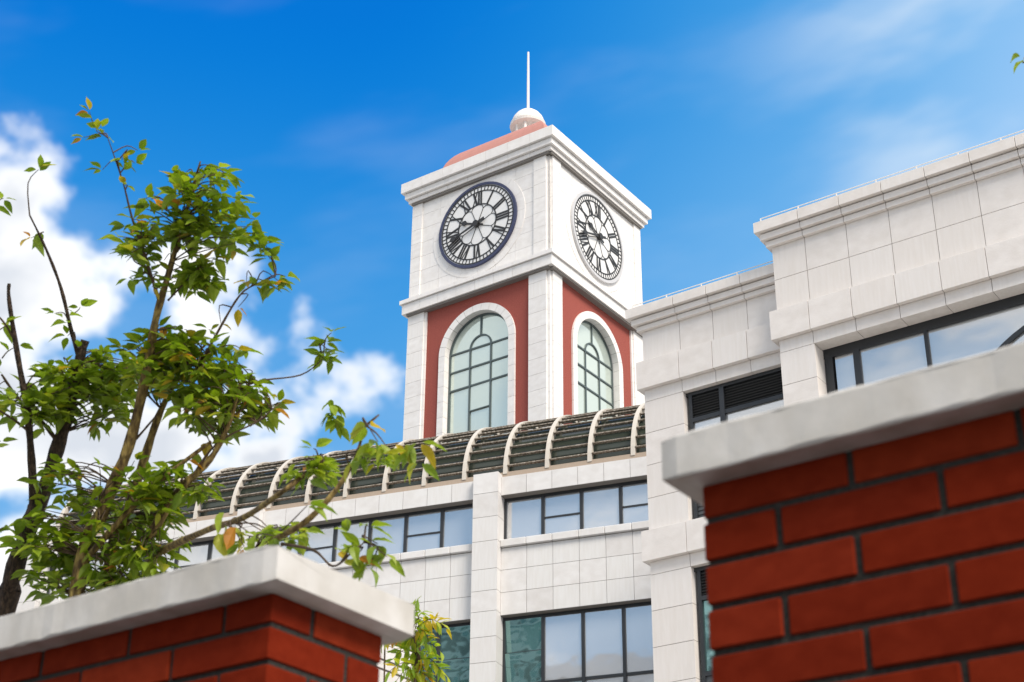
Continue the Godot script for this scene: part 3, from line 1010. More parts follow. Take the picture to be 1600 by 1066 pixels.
func wing_window(t: Node3D, x0: float, x1: float, y0: float, y1: float, wd: float, mull: Array, vent: bool) -> void:
	var head := box(t, "window_frame", M.frame, x0, x1, y1 - 0.08, y1, wd, wd + 0.1)
	var sh := head.position
	var sub := func(called: String, mat: Material, p0: float, p1: float, q0: float, q1: float, e0: float, e1: float) -> void:
		var o := box(head, called, mat, p0, p1, q0, q1, e0, e1)
		o.position -= sh
	sub.call("side_rail", M.frame, x0 + 0.06, x0 + 0.15, y0, y1 - 0.08, wd, wd + 0.1)
	var xs := [x0 + 0.15] + mull + [x1]
	for m in mull:
		sub.call("mullion", M.frame, m - 0.06, m + 0.06, y0, y1 - 0.08, wd - 0.02, wd + 0.1)
	for k in xs.size() - 1:
		var a: float = xs[k] + (0.0 if k == 0 else 0.06)
		var b: float = xs[k + 1] - (0.06 if k < xs.size() - 2 else 0.0)
		sub.call("transom", M.frame, a, b, y1 - 0.76, y1 - 0.66, wd, wd + 0.1)
		sub.call("louvre_back", M.louvre, a, b, y1 - 0.66, y1 - 0.08, wd + 0.09, wd + 0.12)
		var n := 8
		for j in n:
			var yy := y1 - 0.64 + 0.54 * (j + 0.5) / n
			var o := part(head, "louvre_blade", box_mesh(Vector3(b - a - 0.01, 0.012, 0.075)), M.louvre, Transform3D(Basis(Vector3.RIGHT, 0.6), L((a + b) / 2, yy, wd + 0.05) - sh))
		var low := y0
		if vent:
			low = y0 + 0.80
			sub.call("transom", M.frame, a, b, low - 0.06, low, wd, wd + 0.1)
			for j in 7:
				var yy := y0 + 0.05 + 0.10 * j
				part(head, "vent_blade", box_mesh(Vector3(b - a - 0.01, 0.10, 0.02)), M.louvre_grey, Transform3D(Basis(Vector3.RIGHT, -0.22), L((a + b) / 2, yy, wd + 0.06) - sh))
		else:
			low = y1 - 2.35
			sub.call("transom", M.frame, a, b, low - 0.1, low, wd, wd + 0.1)
			sub.call("lower_panel", M.louvre_grey, a, b, y0, low - 0.1, wd + 0.03, wd + 0.06)
		sub.call("pane", M.teal_glass if not vent else M.glass[0], a, b, low, y1 - 0.76, wd + 0.055, wd + 0.071)

# ================================================================ garden walls of red brick in the foreground
const BL := 0.2565
const BH := 0.0700
const JT := 0.0105

func garden_wall(called: String, label: String, xa: float, xb: float, end_at_left: bool) -> void:
	var D := 2.1
	var TH := 0.317
	var t := block(called, TURN_T, xa, D)
	tag(t, label, "wall", "brick garden walls either side of the gateway")
	kind(t, "thing")
	var top := 0.999
	box(t, "mortar", M.mortar, xa + 0.004, xb - 0.004, -EYE, top, D + 0.005, D + TH - 0.005)
	var full := 10
	var lower := []
	for c in 37:
		var y1 := 0.4464 * D - JT / 2 + BH * (1 - c)
		var y0 := y1 - BH + JT
		if c == 0:
			y1 = top - 0.002
		if y0 < -EYE:
			break
		# edges of the bricks along the front
		var xs := []
		if end_at_left:
			var x := -0.416 * D if c % 2 == 0 else -0.474 * D
			xs = [xa]
			while x < xb - 0.05:
				xs.append(x)
				x += BL
			xs.append(xb)
		else:
			var x := -1.0229 * D if c % 2 == 0 else -1.0845 * D
			xs = [xb]
			while x > xa + 0.05:
				xs.push_front(x)
				x -= BL
			xs.push_front(xa)
		var rows := []
		for k in xs.size() - 1:
			var a: float = xs[k] + (JT / 2 if k > 0 else 0.0)
			var b: float = xs[k + 1] - (JT / 2 if k < xs.size() - 2 else 0.0)
			var is_end := (k == 0 and end_at_left) or (k == xs.size() - 2 and not end_at_left)
			var dep := 0.1
			if is_end:
				dep = 0.108 if c % 2 == 0 else 0.212
			rows.append([a, b, D, D + dep])
			if is_end:
				if end_at_left:
					rows.append([xa, xa + 0.1, D + dep + JT, D + TH])
				else:
					rows.append([xb - 0.1, xb, D + dep + JT, D + TH])
		for r in rows:
			var j := rng.randf_range(-0.0015, 0.0015)
			if c < full:
				bbox(t, "brick", M.brick[rng.randi() % M.brick.size()], r[0], r[1], y0, y1, r[2] + j, r[3] + j, 0.0022)
			else:
				lower.append(Transform3D(Basis().scaled(Vector3(r[1] - r[0], y1 - y0, r[3] - r[2])), L((r[0] + r[1]) / 2, (y0 + y1) / 2, (r[2] + r[3]) / 2)))
	var mm := MultiMesh.new()
	mm.transform_format = MultiMesh.TRANSFORM_3D
	mm.mesh = box_mesh(Vector3.ONE)
	mm.instance_count = lower.size()
	for k in lower.size():
		mm.set_instance_transform(k, lower[k])
	var mi := MultiMeshInstance3D.new()
	mi.name = "lower_brick_courses"
	mi.multimesh = mm
	mi.material_override = M.brick[0]
	kind(mi, "stuff")
	t.add_child(mi, true)
	# cast coping with a slightly rough edge
	var o := 0.05
	var cx0 := xa - (0.045 if end_at_left else 0.0)
	var cx1 := xb + (0.045 if not end_at_left else 0.0)
	part(t, "coping", coping_mesh(cx1 - cx0, 0.0755, TH + 2 * o), M.coping, Transform3D(Basis(), L((cx0 + cx1) / 2, 0.9965 + 0.03775, D + TH / 2)))

func coping_mesh(lx: float, ly: float, lz: float) -> Mesh:
	# a slab whose section has softened corners, swept along x with small dents
	var st := begin()
	var r := 0.006
	var sec := []
	for q in [[1, 1, 0], [-1, 1, 1], [-1, -1, 2], [1, -1, 3]]:
		for k in 4:
			var a: float = PI / 2 * (q[2] + k / 3.0)
			sec.append([Vector2(q[0] * (lz / 2 - r), q[1] * (ly / 2 - r)), Vector2(cos(a), sin(a))])
	var ns := int(lx / 0.03)
	var n := FastNoiseLite.new()
	n.seed = 77
	n.frequency = 9.0
	var P := func(i: int, k: int) -> Vector3:
		var s: Array = sec[k % sec.size()]
		var x := -lx / 2 + lx * i / ns
		var ends := clampf(1.0 - minf(x + lx / 2, lx / 2 - x) / 0.008, 0.0, 1.0) * 0.006
		var v: Vector2 = s[0] + s[1] * (r + 0.0022 * n.get_noise_2d(x * 6.0, k * 13.0) - ends)
		return Vector3(x, v.y, v.x)
	for i in ns:
		for k in sec.size():
			var s: Array = sec[k]
			quad(st, P.call(i, k), P.call(i + 1, k), P.call(i + 1, k + 1), P.call(i, k + 1), Vector3(0, s[1].y + 0.001, s[1].x))
	for e in [0, ns]:
		for k in sec.size():
			tri(st, P.call(e, k), P.call(e, k + 1), Vector3(-lx / 2 if e == 0 else lx / 2, 0, 0), Vector3(-1 if e == 0 else 1, 0, 0))
	return st.commit()

# ================================================================ trees
var leaf_meshes := []
var leaflet_meshes := []

func make_leaf(len: float, wid: float, fold: float, droop: float) -> Mesh:
	# ovate pointed blade, creased along its midrib, curving down; base at the origin, pointing along +x
	var st := begin()
	var ts := [0.0, 0.14, 0.32, 0.52, 0.72, 0.88, 1.0]
	var ws := [0.02, 0.62, 0.98, 0.92, 0.60, 0.24, 0.0]
	var mid := []
	var le := []
	var ri := []
	for k in ts.size():
		var x: float = len * ts[k]
		var y: float = -droop * len * ts[k] * ts[k]
		mid.append(Vector3(x, y, 0))
		var w: float = wid / 2 * ws[k]
		le.append(Vector3(x, y + fold * w + 0.04 * len * sin(ts[k] * 9.0) * ws[k], w))
		ri.append(Vector3(x, y + fold * w - 0.03 * len * sin(ts[k] * 8.0) * ws[k], -w))
	for k in ts.size() - 1:
		quad(st, mid[k], mid[k + 1], le[k + 1], le[k], Vector3.UP)
		quad(st, mid[k], mid[k + 1], ri[k + 1], ri[k], Vector3.UP)
	return st.commit()

class Tree_:
	var root: Node3D
	var leaves := []      # [transform, variant, colour index, size on view]
	var twigs: SurfaceTool

func new_tree(called: String, base: Vector3, label: String, category: String, group := "") -> Tree_:
	var t := Tree_.new()
	t.root = thing(called, base)
	tag(t.root, label, category, group)
	t.twigs = begin()
	return t

# polyline in photo pixels [[px, py, distance, radius], ...]
func limb(t: Tree_, called: String, mat: Material, list: Array, sides := 9) -> Array:
	var p := []
	var r := []
	for q in list:
		if q is Array and q.size() == 2:       # [point, radius]
			p.append(q[0])
			r.append(q[1])
		else:
			p.append(at(q[0], q[1], q[2]))
			r.append(q[3])
	var s := smooth_path(p, r, 5)
	var st := begin()
	var loc := []
	var rr := []
	for k in s[0].size():
		var wob := 1.0 + 0.10 * sin(k * 1.7 + list.size()) + rng.randf_range(-0.05, 0.05)
		loc.append((s[0][k] as Vector3) - t.root.position)
		rr.append(s[1][k] * wob)
	tube(st, loc, rr, sides)
	part(t.root, called, st.commit(), mat)
	return s[0]

func one_leaf(t: Tree_, pos: Vector3, dir: Vector3, size: float, ci: int) -> void:
	var x := dir.normalized()
	var z := x.cross(Vector3.UP + Vector3(rng.randf_range(-0.5, 0.5), 0, rng.randf_range(-0.5, 0.5))).normalized()
	var y := z.cross(x).normalized()
	t.leaves.append([Transform3D(Basis(x * size, y * size, z * size), pos - t.root.position), rng.randi() % leaf_meshes.size(), ci, size])

func leaf_color(gold := 0.06) -> int:
	gold *= 0.65
	var v := rng.randf()
	if v < gold * 0.35:
		return 6
	if v < gold:
		return 5
	if v < gold * 1.8:
		return 4
	return rng.randi() % 4

# a twig tip with its whorl of drooping leaves
func spray(t: Tree_, from: Vector3, tip: Vector3, n: int, size: float, gold := 0.06, drawn := true) -> void:
	if drawn:
		var mid := (from + tip) / 2 + Vector3(rng.randf_range(-0.04, 0.04), rng.randf_range(0.0, 0.06), rng.randf_range(-0.04, 0.04))
		var s := smooth_path([from, mid, tip], [0.004, 0.003, 0.0016], 3)
		var loc := []
		for q in s[0]:
			loc.append((q as Vector3) - t.root.position)
		tube(t.twigs, loc, s[1], 5)
	var ax := (tip - from).normalized()
	for k in n:
		var a := rng.randf() * TAU
		var out := Vector3(cos(a), rng.randf_range(-0.75, 0.35), sin(a)) + ax * 0.5
		var back := rng.randf_range(0.0, 0.10) * (0.0 if k < 3 else 1.0)
		one_leaf(t, tip - ax * back + out.normalized() * 0.012, out, size * rng.randf_range(0.65, 1.2), leaf_color(gold))

# a clump: tips scattered through an ellipsoid given in photo pixels
func clump(t: Tree_, px: float, py: float, dist: float, rx: float, ry: float, tips: int, per: int, size: float, anchors: Array, gold := 0.05) -> void:
	var c := at(px, py, dist)
	var k := dist / FPX
	for i in int(tips * (1.0 if py < 500 else (1.15 if py < 700 else 0.9))):
		var v := Vector3(rng.randfn(0, 0.5), rng.randfn(0, 0.5), rng.randfn(0, 0.5))
		if v.length() > 1.15:
			v = v.normalized() * rng.randf_range(0.8, 1.1)
		var p := c + cam_basis.x * v.x * rx * k + cam_basis.y * v.y * ry * k + cam_basis.z * v.z * maxf(rx, ry) * k * 0.8
		var best: Vector3 = anchors[0]
		for q in anchors:
			if (q as Vector3).distance_to(p) + absf((q as Vector3).y - p.y + 0.1) * 0.6 < best.distance_to(p) + absf(best.y - p.y + 0.1) * 0.6:
				best = q
		spray(t, best, p, per, size, gold)

func finish_tree(t: Tree_, most := 300) -> void:
	part(t.root, "twigs", t.twigs.commit(), M.twig)
	var list := t.leaves
	list.sort_custom(func(a, b): return a[3] > b[3])
	for k in mini(most, list.size()):
		var e: Array = list[k]
		part(t.root, "leaf", leaf_meshes[e[1]], M.leaf[e[2]], e[0])
	if list.size() <= most:
		return
	var rest := list.slice(most)
	var mm := MultiMesh.new()
	mm.transform_format = MultiMesh.TRANSFORM_3D
	mm.use_colors = true
	mm.mesh = leaf_meshes[0]
	mm.instance_count = rest.size()
	for k in rest.size():
		mm.set_instance_transform(k, rest[k][0])
		var c: Color = (M.leaf[rest[k][2]] as StandardMaterial3D).albedo_color.srgb_to_linear()
		var v := rng.randf_range(1.25, 1.8)
		mm.set_instance_color(k, Color(c.r * v, c.g * v, c.b * v))
	var mi := MultiMeshInstance3D.new()
	mi.name = "foliage"
	mi.multimesh = mm
	mi.material_override = M.leaf_many
	kind(mi, "stuff")
	t.root.add_child(mi, true)

func ground_under(p: Vector3) -> Vector3:
	return Vector3(p.x, 0, p.z)

func trees() -> void:
	for k in 5:
		leaf_meshes.append(make_leaf(1.0, [0.46, 0.52, 0.42, 0.5, 0.55][k], [0.35, 0.5, 0.2, 0.6, 0.3][k], [0.18, 0.3, 0.1, 0.42, 0.25][k]))
	var LS := 0.092
	# --- dark forked tree at the far left
	var b1 := at(-6, 1010, 8.6)
	var t1 := new_tree("broadleaf_tree", ground_under(b1 + Vector3(-0.3, 0, 0)), "dark forked tree with a sawn stub, leaning out behind the long brick wall", "tree", "leafy trees behind the garden wall")
	var g1: Vector3 = t1.root.position
	limb(t1, "trunk", M.bark, [[g1, 0.085], [g1 + Vector3(0.05, 1.6, 0.0), 0.065], [-6, 1010, 8.6, 0.052], [18, 905, 8.6, 0.046], [48, 815, 8.6, 0.045], [58, 790, 8.6, 0.040]], 12)
	var a1 := limb(t1, "branch", M.bark, [[54, 815, 8.6, 0.030], [49, 720, 8.55, 0.019], [42, 640, 8.5, 0.017], [28, 560, 8.5, 0.014], [14, 470, 8.5, 0.010], [14, 443, 8.5, 0.008]])
	var a2 := limb(t1, "branch", M.bark, [[56, 805, 8.6, 0.038], [88, 705, 8.6, 0.036], [108, 640, 8.6, 0.031], [122, 570, 8.6, 0.025], [133, 532, 8.6, 0.021]], 10)
	var a3 := limb(t1, "branch", M.bark, [[124, 560, 8.6, 0.013], [112, 520, 8.6, 0.011], [95, 450, 8.6, 0.009], [72, 390, 8.6, 0.007], [46, 336, 8.6, 0.004]])
	var a4 := limb(t1, "branch", M.twig, [[88, 688, 8.6, 0.014], [62, 655, 8.6, 0.011], [30, 625, 8.6, 0.009], [2, 585, 8.6, 0.006]], 6)
	var a5 := limb(t1, "branch", M.twig, [[42, 672, 8.5, 0.009], [20, 655, 8.5, 0.007], [-4, 640, 8.5, 0.005]], 6)
	var a6 := limb(t1, "branch", M.twig, [[27, 540, 8.5, 0.008], [10, 510, 8.5, 0.006], [-6, 490, 8.5, 0.004]], 6)
	clump(t1, 55, 620, 8.5, 60, 36, 26, 5, LS, a1 + a4, 0.03)
	clump(t1, 130, 610, 8.6, 75, 52, 52, 6, LS, a2, 0.03)
	clump(t1, 195, 590, 8.7, 50, 52, 30, 5, LS, a2.slice(-8), 0.05)
	for e in [[60, 265, 2, 0.6], [48, 372, 2, 0.8], [85, 490, 3, 0.1], [125, 480, 3, 0.1], [105, 525, 2, 0.2]]:
		spray(t1, a3[clampi(int((560.0 - e[1]) / 10.5), 0, a3.size() - 1)], at(e[0], e[1], 8.6), e[2] + 2, LS * 0.9, e[3] * 0.5)
	for e in [[5, 310], [8, 505], [-2, 560], [0, 690], [2, 825], [28, 540]]:
		spray(t1, at(e[0] - 25, e[1] + 20, 8.5), at(e[0], e[1], 8.5), 5, LS * 0.9, 0.1)
	finish_tree(t1)
	# --- golden-barked tree with several stems
	var b2 := at(118, 935, 8.2)
	var t2 := new_tree("broadleaf_tree", ground_under(b2 + Vector3(0.05, 0, 0)), "golden barked tree of several stems whose crown rises highest behind the brick wall", "tree", "leafy trees behind the garden wall")
	var g2: Vector3 = t2.root.position
	var s1 := limb(t2, "trunk", M.bark_gold, [[g2, 0.07], [g2 + Vector3(0.0, 1.8, 0), 0.05], [118, 935, 8.2, 0.036], [160, 800, 8.2, 0.034], [200, 700, 8.2, 0.027], [225, 600, 8.2, 0.023], [243, 500, 8.2, 0.019], [264, 425, 8.2, 0.015], [288, 340, 8.2, 0.010], [313, 252, 8.2, 0.004]], 10)
	var s2 := limb(t2, "stem", M.bark_gold, [[g2 + Vector3(0.1, 1.5, 0), 0.045], [165, 920, 8.3, 0.030], [197, 810, 8.3, 0.028], [226, 715, 8.3, 0.022], [252, 640, 8.3, 0.016], [290, 570, 8.3, 0.010], [320, 540, 8.3, 0.005]], 10)
	var s3 := limb(t2, "branch", M.bark_gold, [[140, 868, 8.1, 0.016], [200, 800, 8.0, 0.014], [262, 742, 8.0, 0.012], [330, 690, 8.0, 0.008]], 7)
	var s4 := limb(t2, "branch", M.bark_gold, [[232, 840, 8.0, 0.022], [282, 765, 8.0, 0.020], [328, 718, 8.0, 0.016], [358, 662, 8.0, 0.011], [375, 600, 8.0, 0.006]], 7)
	var s5 := limb(t2, "branch", M.twig, [[250, 475, 8.2, 0.010], [228, 405, 8.2, 0.008], [206, 340, 8.2, 0.006], [192, 285, 8.2, 0.004], [168, 215, 8.2, 0.0022]], 6)
	var s6 := limb(t2, "branch", M.twig, [[310, 575, 8.2, 0.009], [345, 510, 8.2, 0.006], [372, 465, 8.2, 0.005], [392, 448, 8.2, 0.004], [430, 432, 8.2, 0.003]], 6)
	var s7 := limb(t2, "branch", M.twig, [[345, 625, 8.1, 0.008], [400, 597, 8.1, 0.005], [470, 586, 8.1, 0.004], [505, 560, 8.1, 0.003]], 6)
	var s8 := limb(t2, "branch", M.twig, [[300, 745, 8.0, 0.007], [340, 692, 8.0, 0.005], [400, 660, 8.0, 0.004], [425, 640, 8.0, 0.003]], 6)
	var s9 := limb(t2, "branch", M.twig, [[200, 700, 8.2, 0.007], [225, 672, 8.2, 0.006], [245, 648, 8.2, 0.004]], 6)
	var s10 := limb(t2, "branch", M.twig, [[262, 470, 8.2, 0.006], [290, 440, 8.2, 0.004], [320, 408, 8.2, 0.003]], 6)
	clump(t2, 312, 300, 8.2, 72, 50, 32, 5, LS, s1.slice(-9), 0.05)
	clump(t2, 335, 360, 8.2, 68, 52, 32, 5, LS, s1.slice(-14, -4), 0.06)
	clump(t2, 245, 372, 8.2, 76, 44, 30, 5, LS, s1.slice(-16, -5) + s5.slice(2, 8), 0.06)
	clump(t2, 318, 432, 8.2, 30, 22, 12, 6, LS, s10.slice(-5), 0.04)
	clump(t2, 240, 425, 8.2, 40, 30, 10, 4, LS * 0.9, s5.slice(0, 6) + s1.slice(-16, -9), 0.12)
	clump(t2, 290, 560, 8.2, 85, 48, 62, 5, LS, s2.slice(-12) + s6.slice(0, 5), 0.09)
	clump(t2, 338, 622, 8.1, 80, 60, 66, 5, LS, s4.slice(-10) + s7.slice(0, 6), 0.10)
	clump(t2, 250, 560, 8.3, 50, 55, 24, 5, LS, s1.slice(20, 34), 0.10)
	clump(t2, 395, 625, 8.1, 26, 34, 14, 4, LS * 0.8, s7.slice(2, 8) + s8.slice(-6), 0.12)
	clump(t2, 255, 762, 8.0, 66, 42, 44, 5, LS, s3 + s4.slice(0, 8), 0.05)
	clump(t2, 200, 830, 8.2, 95, 60, 60, 5, LS, s1.slice(8, 18) + s2.slice(4, 14), 0.03)
	clump(t2, 90, 860, 8.4, 60, 75, 62, 5, LS, s1.slice(8, 16), 0.03)
	clump(t2, 100, 760, 8.4, 45, 40, 24, 4, LS * 0.9, s1.slice(10, 20), 0.05)
	clump(t2, 205, 880, 8.0, 50, 34, 24, 5, LS, s3.slice(0, 6) + s4.slice(0, 4), 0.04)
	clump(t2, 150, 905, 8.3, 90, 30, 40, 5, LS, s1.slice(6, 12) + s2.slice(4, 8), 0.03)
	for e in [[140, 175, 7, 0.25], [150, 205, 6, 0.3], [130, 215, 6, 0.2], [190, 250, 4, 0.1], [210, 255, 5, 0.05], [215, 235, 4, 0.0], [160, 265, 3, 0.0], [195, 290, 3, 0.1]]:
		spray(t2, s5[clampi(int((475.0 - e[1]) / 13.0), 0, s5.size() - 1)], at(e[0], e[1], 8.2), e[2], LS * 0.78, e[3])
	for e in [[410, 375, 9, 0.05], [402, 385, 7, 0.05], [416, 390, 6, 0.1], [436, 440, 10, 0.08], [446, 432, 7, 0.05], [428, 448, 6, 0.1], [385, 440, 4, 0.5], [345, 505, 2, 0.8], [372, 480, 2, 0.8]]:
		spray(t2, s6[clampi(int((575.0 - e[1]) / 8.0), 0, s6.size() - 1)], at(e[0], e[1], 8.2), e[2], LS * 0.95, e[3])
	for e in [[508, 535, 9, 0.02], [500, 560, 8, 0.02], [518, 520, 5, 0.0], [425, 635, 7, 0.1], [412, 655, 5, 0.0], [522, 655, 10, 0.0], [530, 665, 6, 0.0], [514, 548, 7, 0.0], [520, 650, 7, 0.0], [434, 630, 6, 0.1]]:
		spray(t2, s7[-1] if e[0] > 450 else s8[-1], at(e[0], e[1], 8.1), e[2], LS * 0.92, e[3], e[1] < 650)
	for e in [[155, 730, 4, 0.0], [210, 720, 2, 0.5], [190, 740, 3, 0.2], [165, 760, 2, 0.0]]:
		spray(t2, s1[14], at(e[0], e[1], 8.1), e[2], LS * 0.9, e[3])
	finish_tree(t2)
	# --- slender tree whose boughs hang out to the right, in front of the office
	var b3 := at(228, 985, 8.5)
	var t3 := new_tree("broadleaf_tree", ground_under(b3), "slender tree with two long bare boughs and orange-tinged leaves reaching past the wall corner", "tree", "leafy trees behind the garden wall")
	var g3: Vector3 = t3.root.position
	limb(t3, "trunk", M.bark_gold, [[g3, 0.05], [g3 + Vector3(0, 1.8, 0), 0.042], [228, 950, 8.5, 0.034], [234, 890, 8.4, 0.030]], 8)
	var u1 := limb(t3, "branch", M.bark_gold, [[230, 925, 8.5, 0.022], [240, 872, 8.2, 0.019], [320, 830, 7.2, 0.0145], [378, 810, 6.5, 0.012], [432, 775, 6.0, 0.010], [476, 742, 6.0, 0.0075], [510, 712, 6.0, 0.004]], 8)
	var u2 := limb(t3, "branch", M.bark_gold, [[230, 935, 8.5, 0.020], [330, 903, 7.0, 0.016], [432, 842, 5.9, 0.012], [478, 815, 5.7, 0.011], [520, 772, 5.7, 0.010], [552, 722, 5.7, 0.007], [571, 665, 5.7, 0.003]], 8)
	var u3 := limb(t3, "branch", M.twig, [[440, 850, 5.8, 0.006], [490, 860, 5.6, 0.005], [520, 885, 5.5, 0.004], [548, 865, 5.4, 0.004], [572, 845, 5.4, 0.002]], 6)
	clump(t3, 497, 728, 6.0, 30, 24, 14, 5, LS * 0.72, u1.slice(-7), 0.03)
	clump(t3, 575, 715, 5.6, 28, 26, 7, 4, LS * 0.8, u2.slice(-8), 0.15)
	clump(t3, 390, 840, 6.4, 50, 16, 10, 4, LS * 0.85, u1.slice(4, 14), 0.12)
	clump(t3, 440, 838, 5.9, 40, 14, 10, 4, LS * 0.8, u2.slice(2, 9), 0.06)
	for e in [[590, 690, 4, 0.1], [575, 665, 4, 0.3], [605, 700, 3, 0.3], [640, 705, 4, 0.75], [655, 722, 3, 0.8], [632, 690, 2, 0.9], [655, 690, 3, 0.8], [480, 790, 4, 0.1]]:
		spray(t3, u2[-1] if e[0] > 500 else u2[8], at(e[0], e[1], 5.5), e[2], LS * 0.9, e[3] * 0.6, e[0] < 620)
	for e in [[545, 835, 5, 0.45], [575, 822, 4, 0.25], [590, 850, 5, 0.2], [555, 870, 5, 0.3], [575, 885, 4, 0.3], [605, 870, 4, 0.1], [530, 860, 4, 0.4]]:
		spray(t3, u3[clampi(int((e[0] - 440) / 7.0), 0, u3.size() - 1)], at(e[0], e[1], 5.4), e[2], LS * 0.85, e[3] * 0.6)
	# a few big single leaves on the lower bough
	for e in [[340, 848, 4], [352, 835, 0], [368, 838, 6], [400, 850, 0], [350, 815, 3]]:
		one_leaf(t3, at(e[0], e[1] - 14, 5.9), Vector3(rng.randf_range(-0.4, 0.4), -1.0, 0.2), LS * 1.15, e[2])
	finish_tree(t3)

# ================================================================ sapling with feathered leaves
func sapling() -> void:
	for k in 3:
		leaflet_meshes.append(make_leaf(1.0, [0.36, 0.32, 0.40][k], [0.3, 0.15, 0.4][k], [0.25, 0.12, 0.35][k]))
	var dist := 13.0
	var base := at(648, 1075, dist)
	var root := thing("feathery_sapling", ground_under(base))
	tag(root, "yellow-green sapling with feathered leaves turning orange, seen through the gateway", "sapling")
	var st := begin()
	var g := Vector3.ZERO
	var stem := smooth_path([g, base - root.position, at(655, 1030, dist) - root.position, at(645, 985, dist) - root.position, at(655, 965, dist) - root.position], [0.03, 0.016, 0.012, 0.008, 0.004], 5)
	tube(st, stem[0], stem[1], 7)
	var side := smooth_path([g + Vector3(-0.1, 0.5, 0), at(600, 1085, dist) - root.position, at(602, 1010, dist) - root.position, at(606, 985, dist) - root.position, at(612, 955, dist) - root.position], [0.016, 0.007, 0.006, 0.005, 0.003], 5)
	tube(st, side[0], side[1], 5)
	part(root, "stem", st.commit(), M.twig)
	# each entry: start px, tip px, leaflet colour range
	var fronds := [[645, 985, 628, 955, 0], [648, 985, 662, 956, 0], [652, 980, 690, 975, 3], [655, 972, 700, 985, 3], [650, 1000, 612, 990, 1], [650, 1000, 625, 1018, 1], [652, 985, 640, 1012, 1], [655, 985, 672, 1010, 3],
		[650, 1010, 690, 1020, 0], [648, 1020, 612, 1032, 0], [650, 1020, 676, 1036, 2], [652, 1025, 640, 1050, 0], [655, 1030, 690, 1050, 3], [655, 1035, 665, 1066, 4], [650, 1040, 605, 1052, 2], [650, 1045, 618, 1066, 0], [655, 1040, 700, 1058, 3], [650, 1050, 640, 1085, 2], [655, 1050, 680, 1085, 2], [655, 968, 640, 952, 0], [604, 1000, 622, 1002, 4], [606, 985, 596, 1008, 1], [650, 1000, 668, 990, 1], [650, 1005, 630, 1000, 1]]
	for f in fronds:
		var a := at(f[0], f[1], dist) - root.position
		var b := at(f[2], f[3], dist + rng.randf_range(-0.25, 0.25)) - root.position
		var m := (a + b) / 2 + Vector3(0, 0.05, 0)
		var s := smooth_path([a, m, b], [0.004, 0.003, 0.0015], 5)
		var fs := begin()
		tube(fs, s[0], s[1], 4)
		var frond := part(root, "frond", fs.commit(), M.twig)
		var n := 6
		for k in n:
			var t := 0.15 + 0.75 * float(k) / (n - 1)
			var p: Vector3 = s[0][clampi(int(t * (s[0].size() - 1)), 0, s[0].size() - 1)]
			var ax := (b - a).normalized()
			var pd := ax.cross(cam_basis.z).normalized()
			for sg in ([-1.0, 1.0] if k < n - 1 else [0.0]):
				var d: Vector3 = (pd * sg * 1.0 + ax * 0.7 + Vector3(0, -0.35, 0) + Vector3(rng.randf_range(-0.3, 0.3), rng.randf_range(-0.2, 0.2), rng.randf_range(-0.3, 0.3))).normalized()
				var z := d.cross(Vector3.UP + Vector3(rng.randf_range(-0.6, 0.6), 0, rng.randf_range(-0.6, 0.6))).normalized()
				var size := rng.randf_range(0.085, 0.125)
				var ci: int = clampi([0, 1, 2, 2, 3][f[4]] + (rng.randi() % 3 - 1), 0, 4)
				part(frond, "leaflet", leaflet_meshes[rng.randi() % 3], M.leaflet[ci], Transform3D(Basis(d * size, z.cross(d).normalized() * size, z * size), p))

# ================================================================ tree at the right whose branch tip shows in the corner
func corner_tree() -> void:
	var tip := at(1598, 98, 7.0)
	var base := Vector3(tip.x + 2.4, 0, tip.z + 0.6)
	var t := new_tree("broadleaf_tree", base, "tree beside the right garden wall of which only one branch tip shows against the sky", "tree", "leafy trees behind the garden wall")
	limb(t, "trunk", M.bark, [[base, 0.11], [base + Vector3(0.05, 2.0, 0), 0.09], [base + Vector3(-0.1, 4.2, 0), 0.07], [base + Vector3(0.05, 6.4, 0.1), 0.03]], 10)
	var b := limb(t, "branch", M.twig, [[base + Vector3(-0.1, 4.2, 0), 0.03], [base + Vector3(-0.9, 4.9, -0.2), 0.02], [tip + Vector3(0.5, -0.05, 0.1), 0.009], [tip, 0.003]], 7)
	for k in 16:
		var q: Vector3 = b[4 + (k * 7) % 9]
		spray(t, q, q + Vector3(rng.randf_range(-0.1, 0.5), rng.randf_range(-0.25, 0.35), rng.randf_range(-0.3, 0.3)), 5, 0.09, 0.06)
	for k in 40:
		var h := rng.randf_range(4.0, 6.6)
		var q := base + Vector3(0, h, 0)
		spray(t, q, q + Vector3(rng.randf_range(-0.4, 1.3), rng.randf_range(-0.2, 0.6), rng.randf_range(-0.9, 0.9)), 6, 0.09, 0.05)
	for e in [[1582, 92, 0], [1588, 100, 1], [1597, 86, 5]]:
		one_leaf(t, at(e[0] + 12, e[1] - 4, 7.0), Vector3(-0.8, -0.35 - 0.5 * e[2] * 0.3, 0.2), 0.075, e[2])
	finish_tree(t)

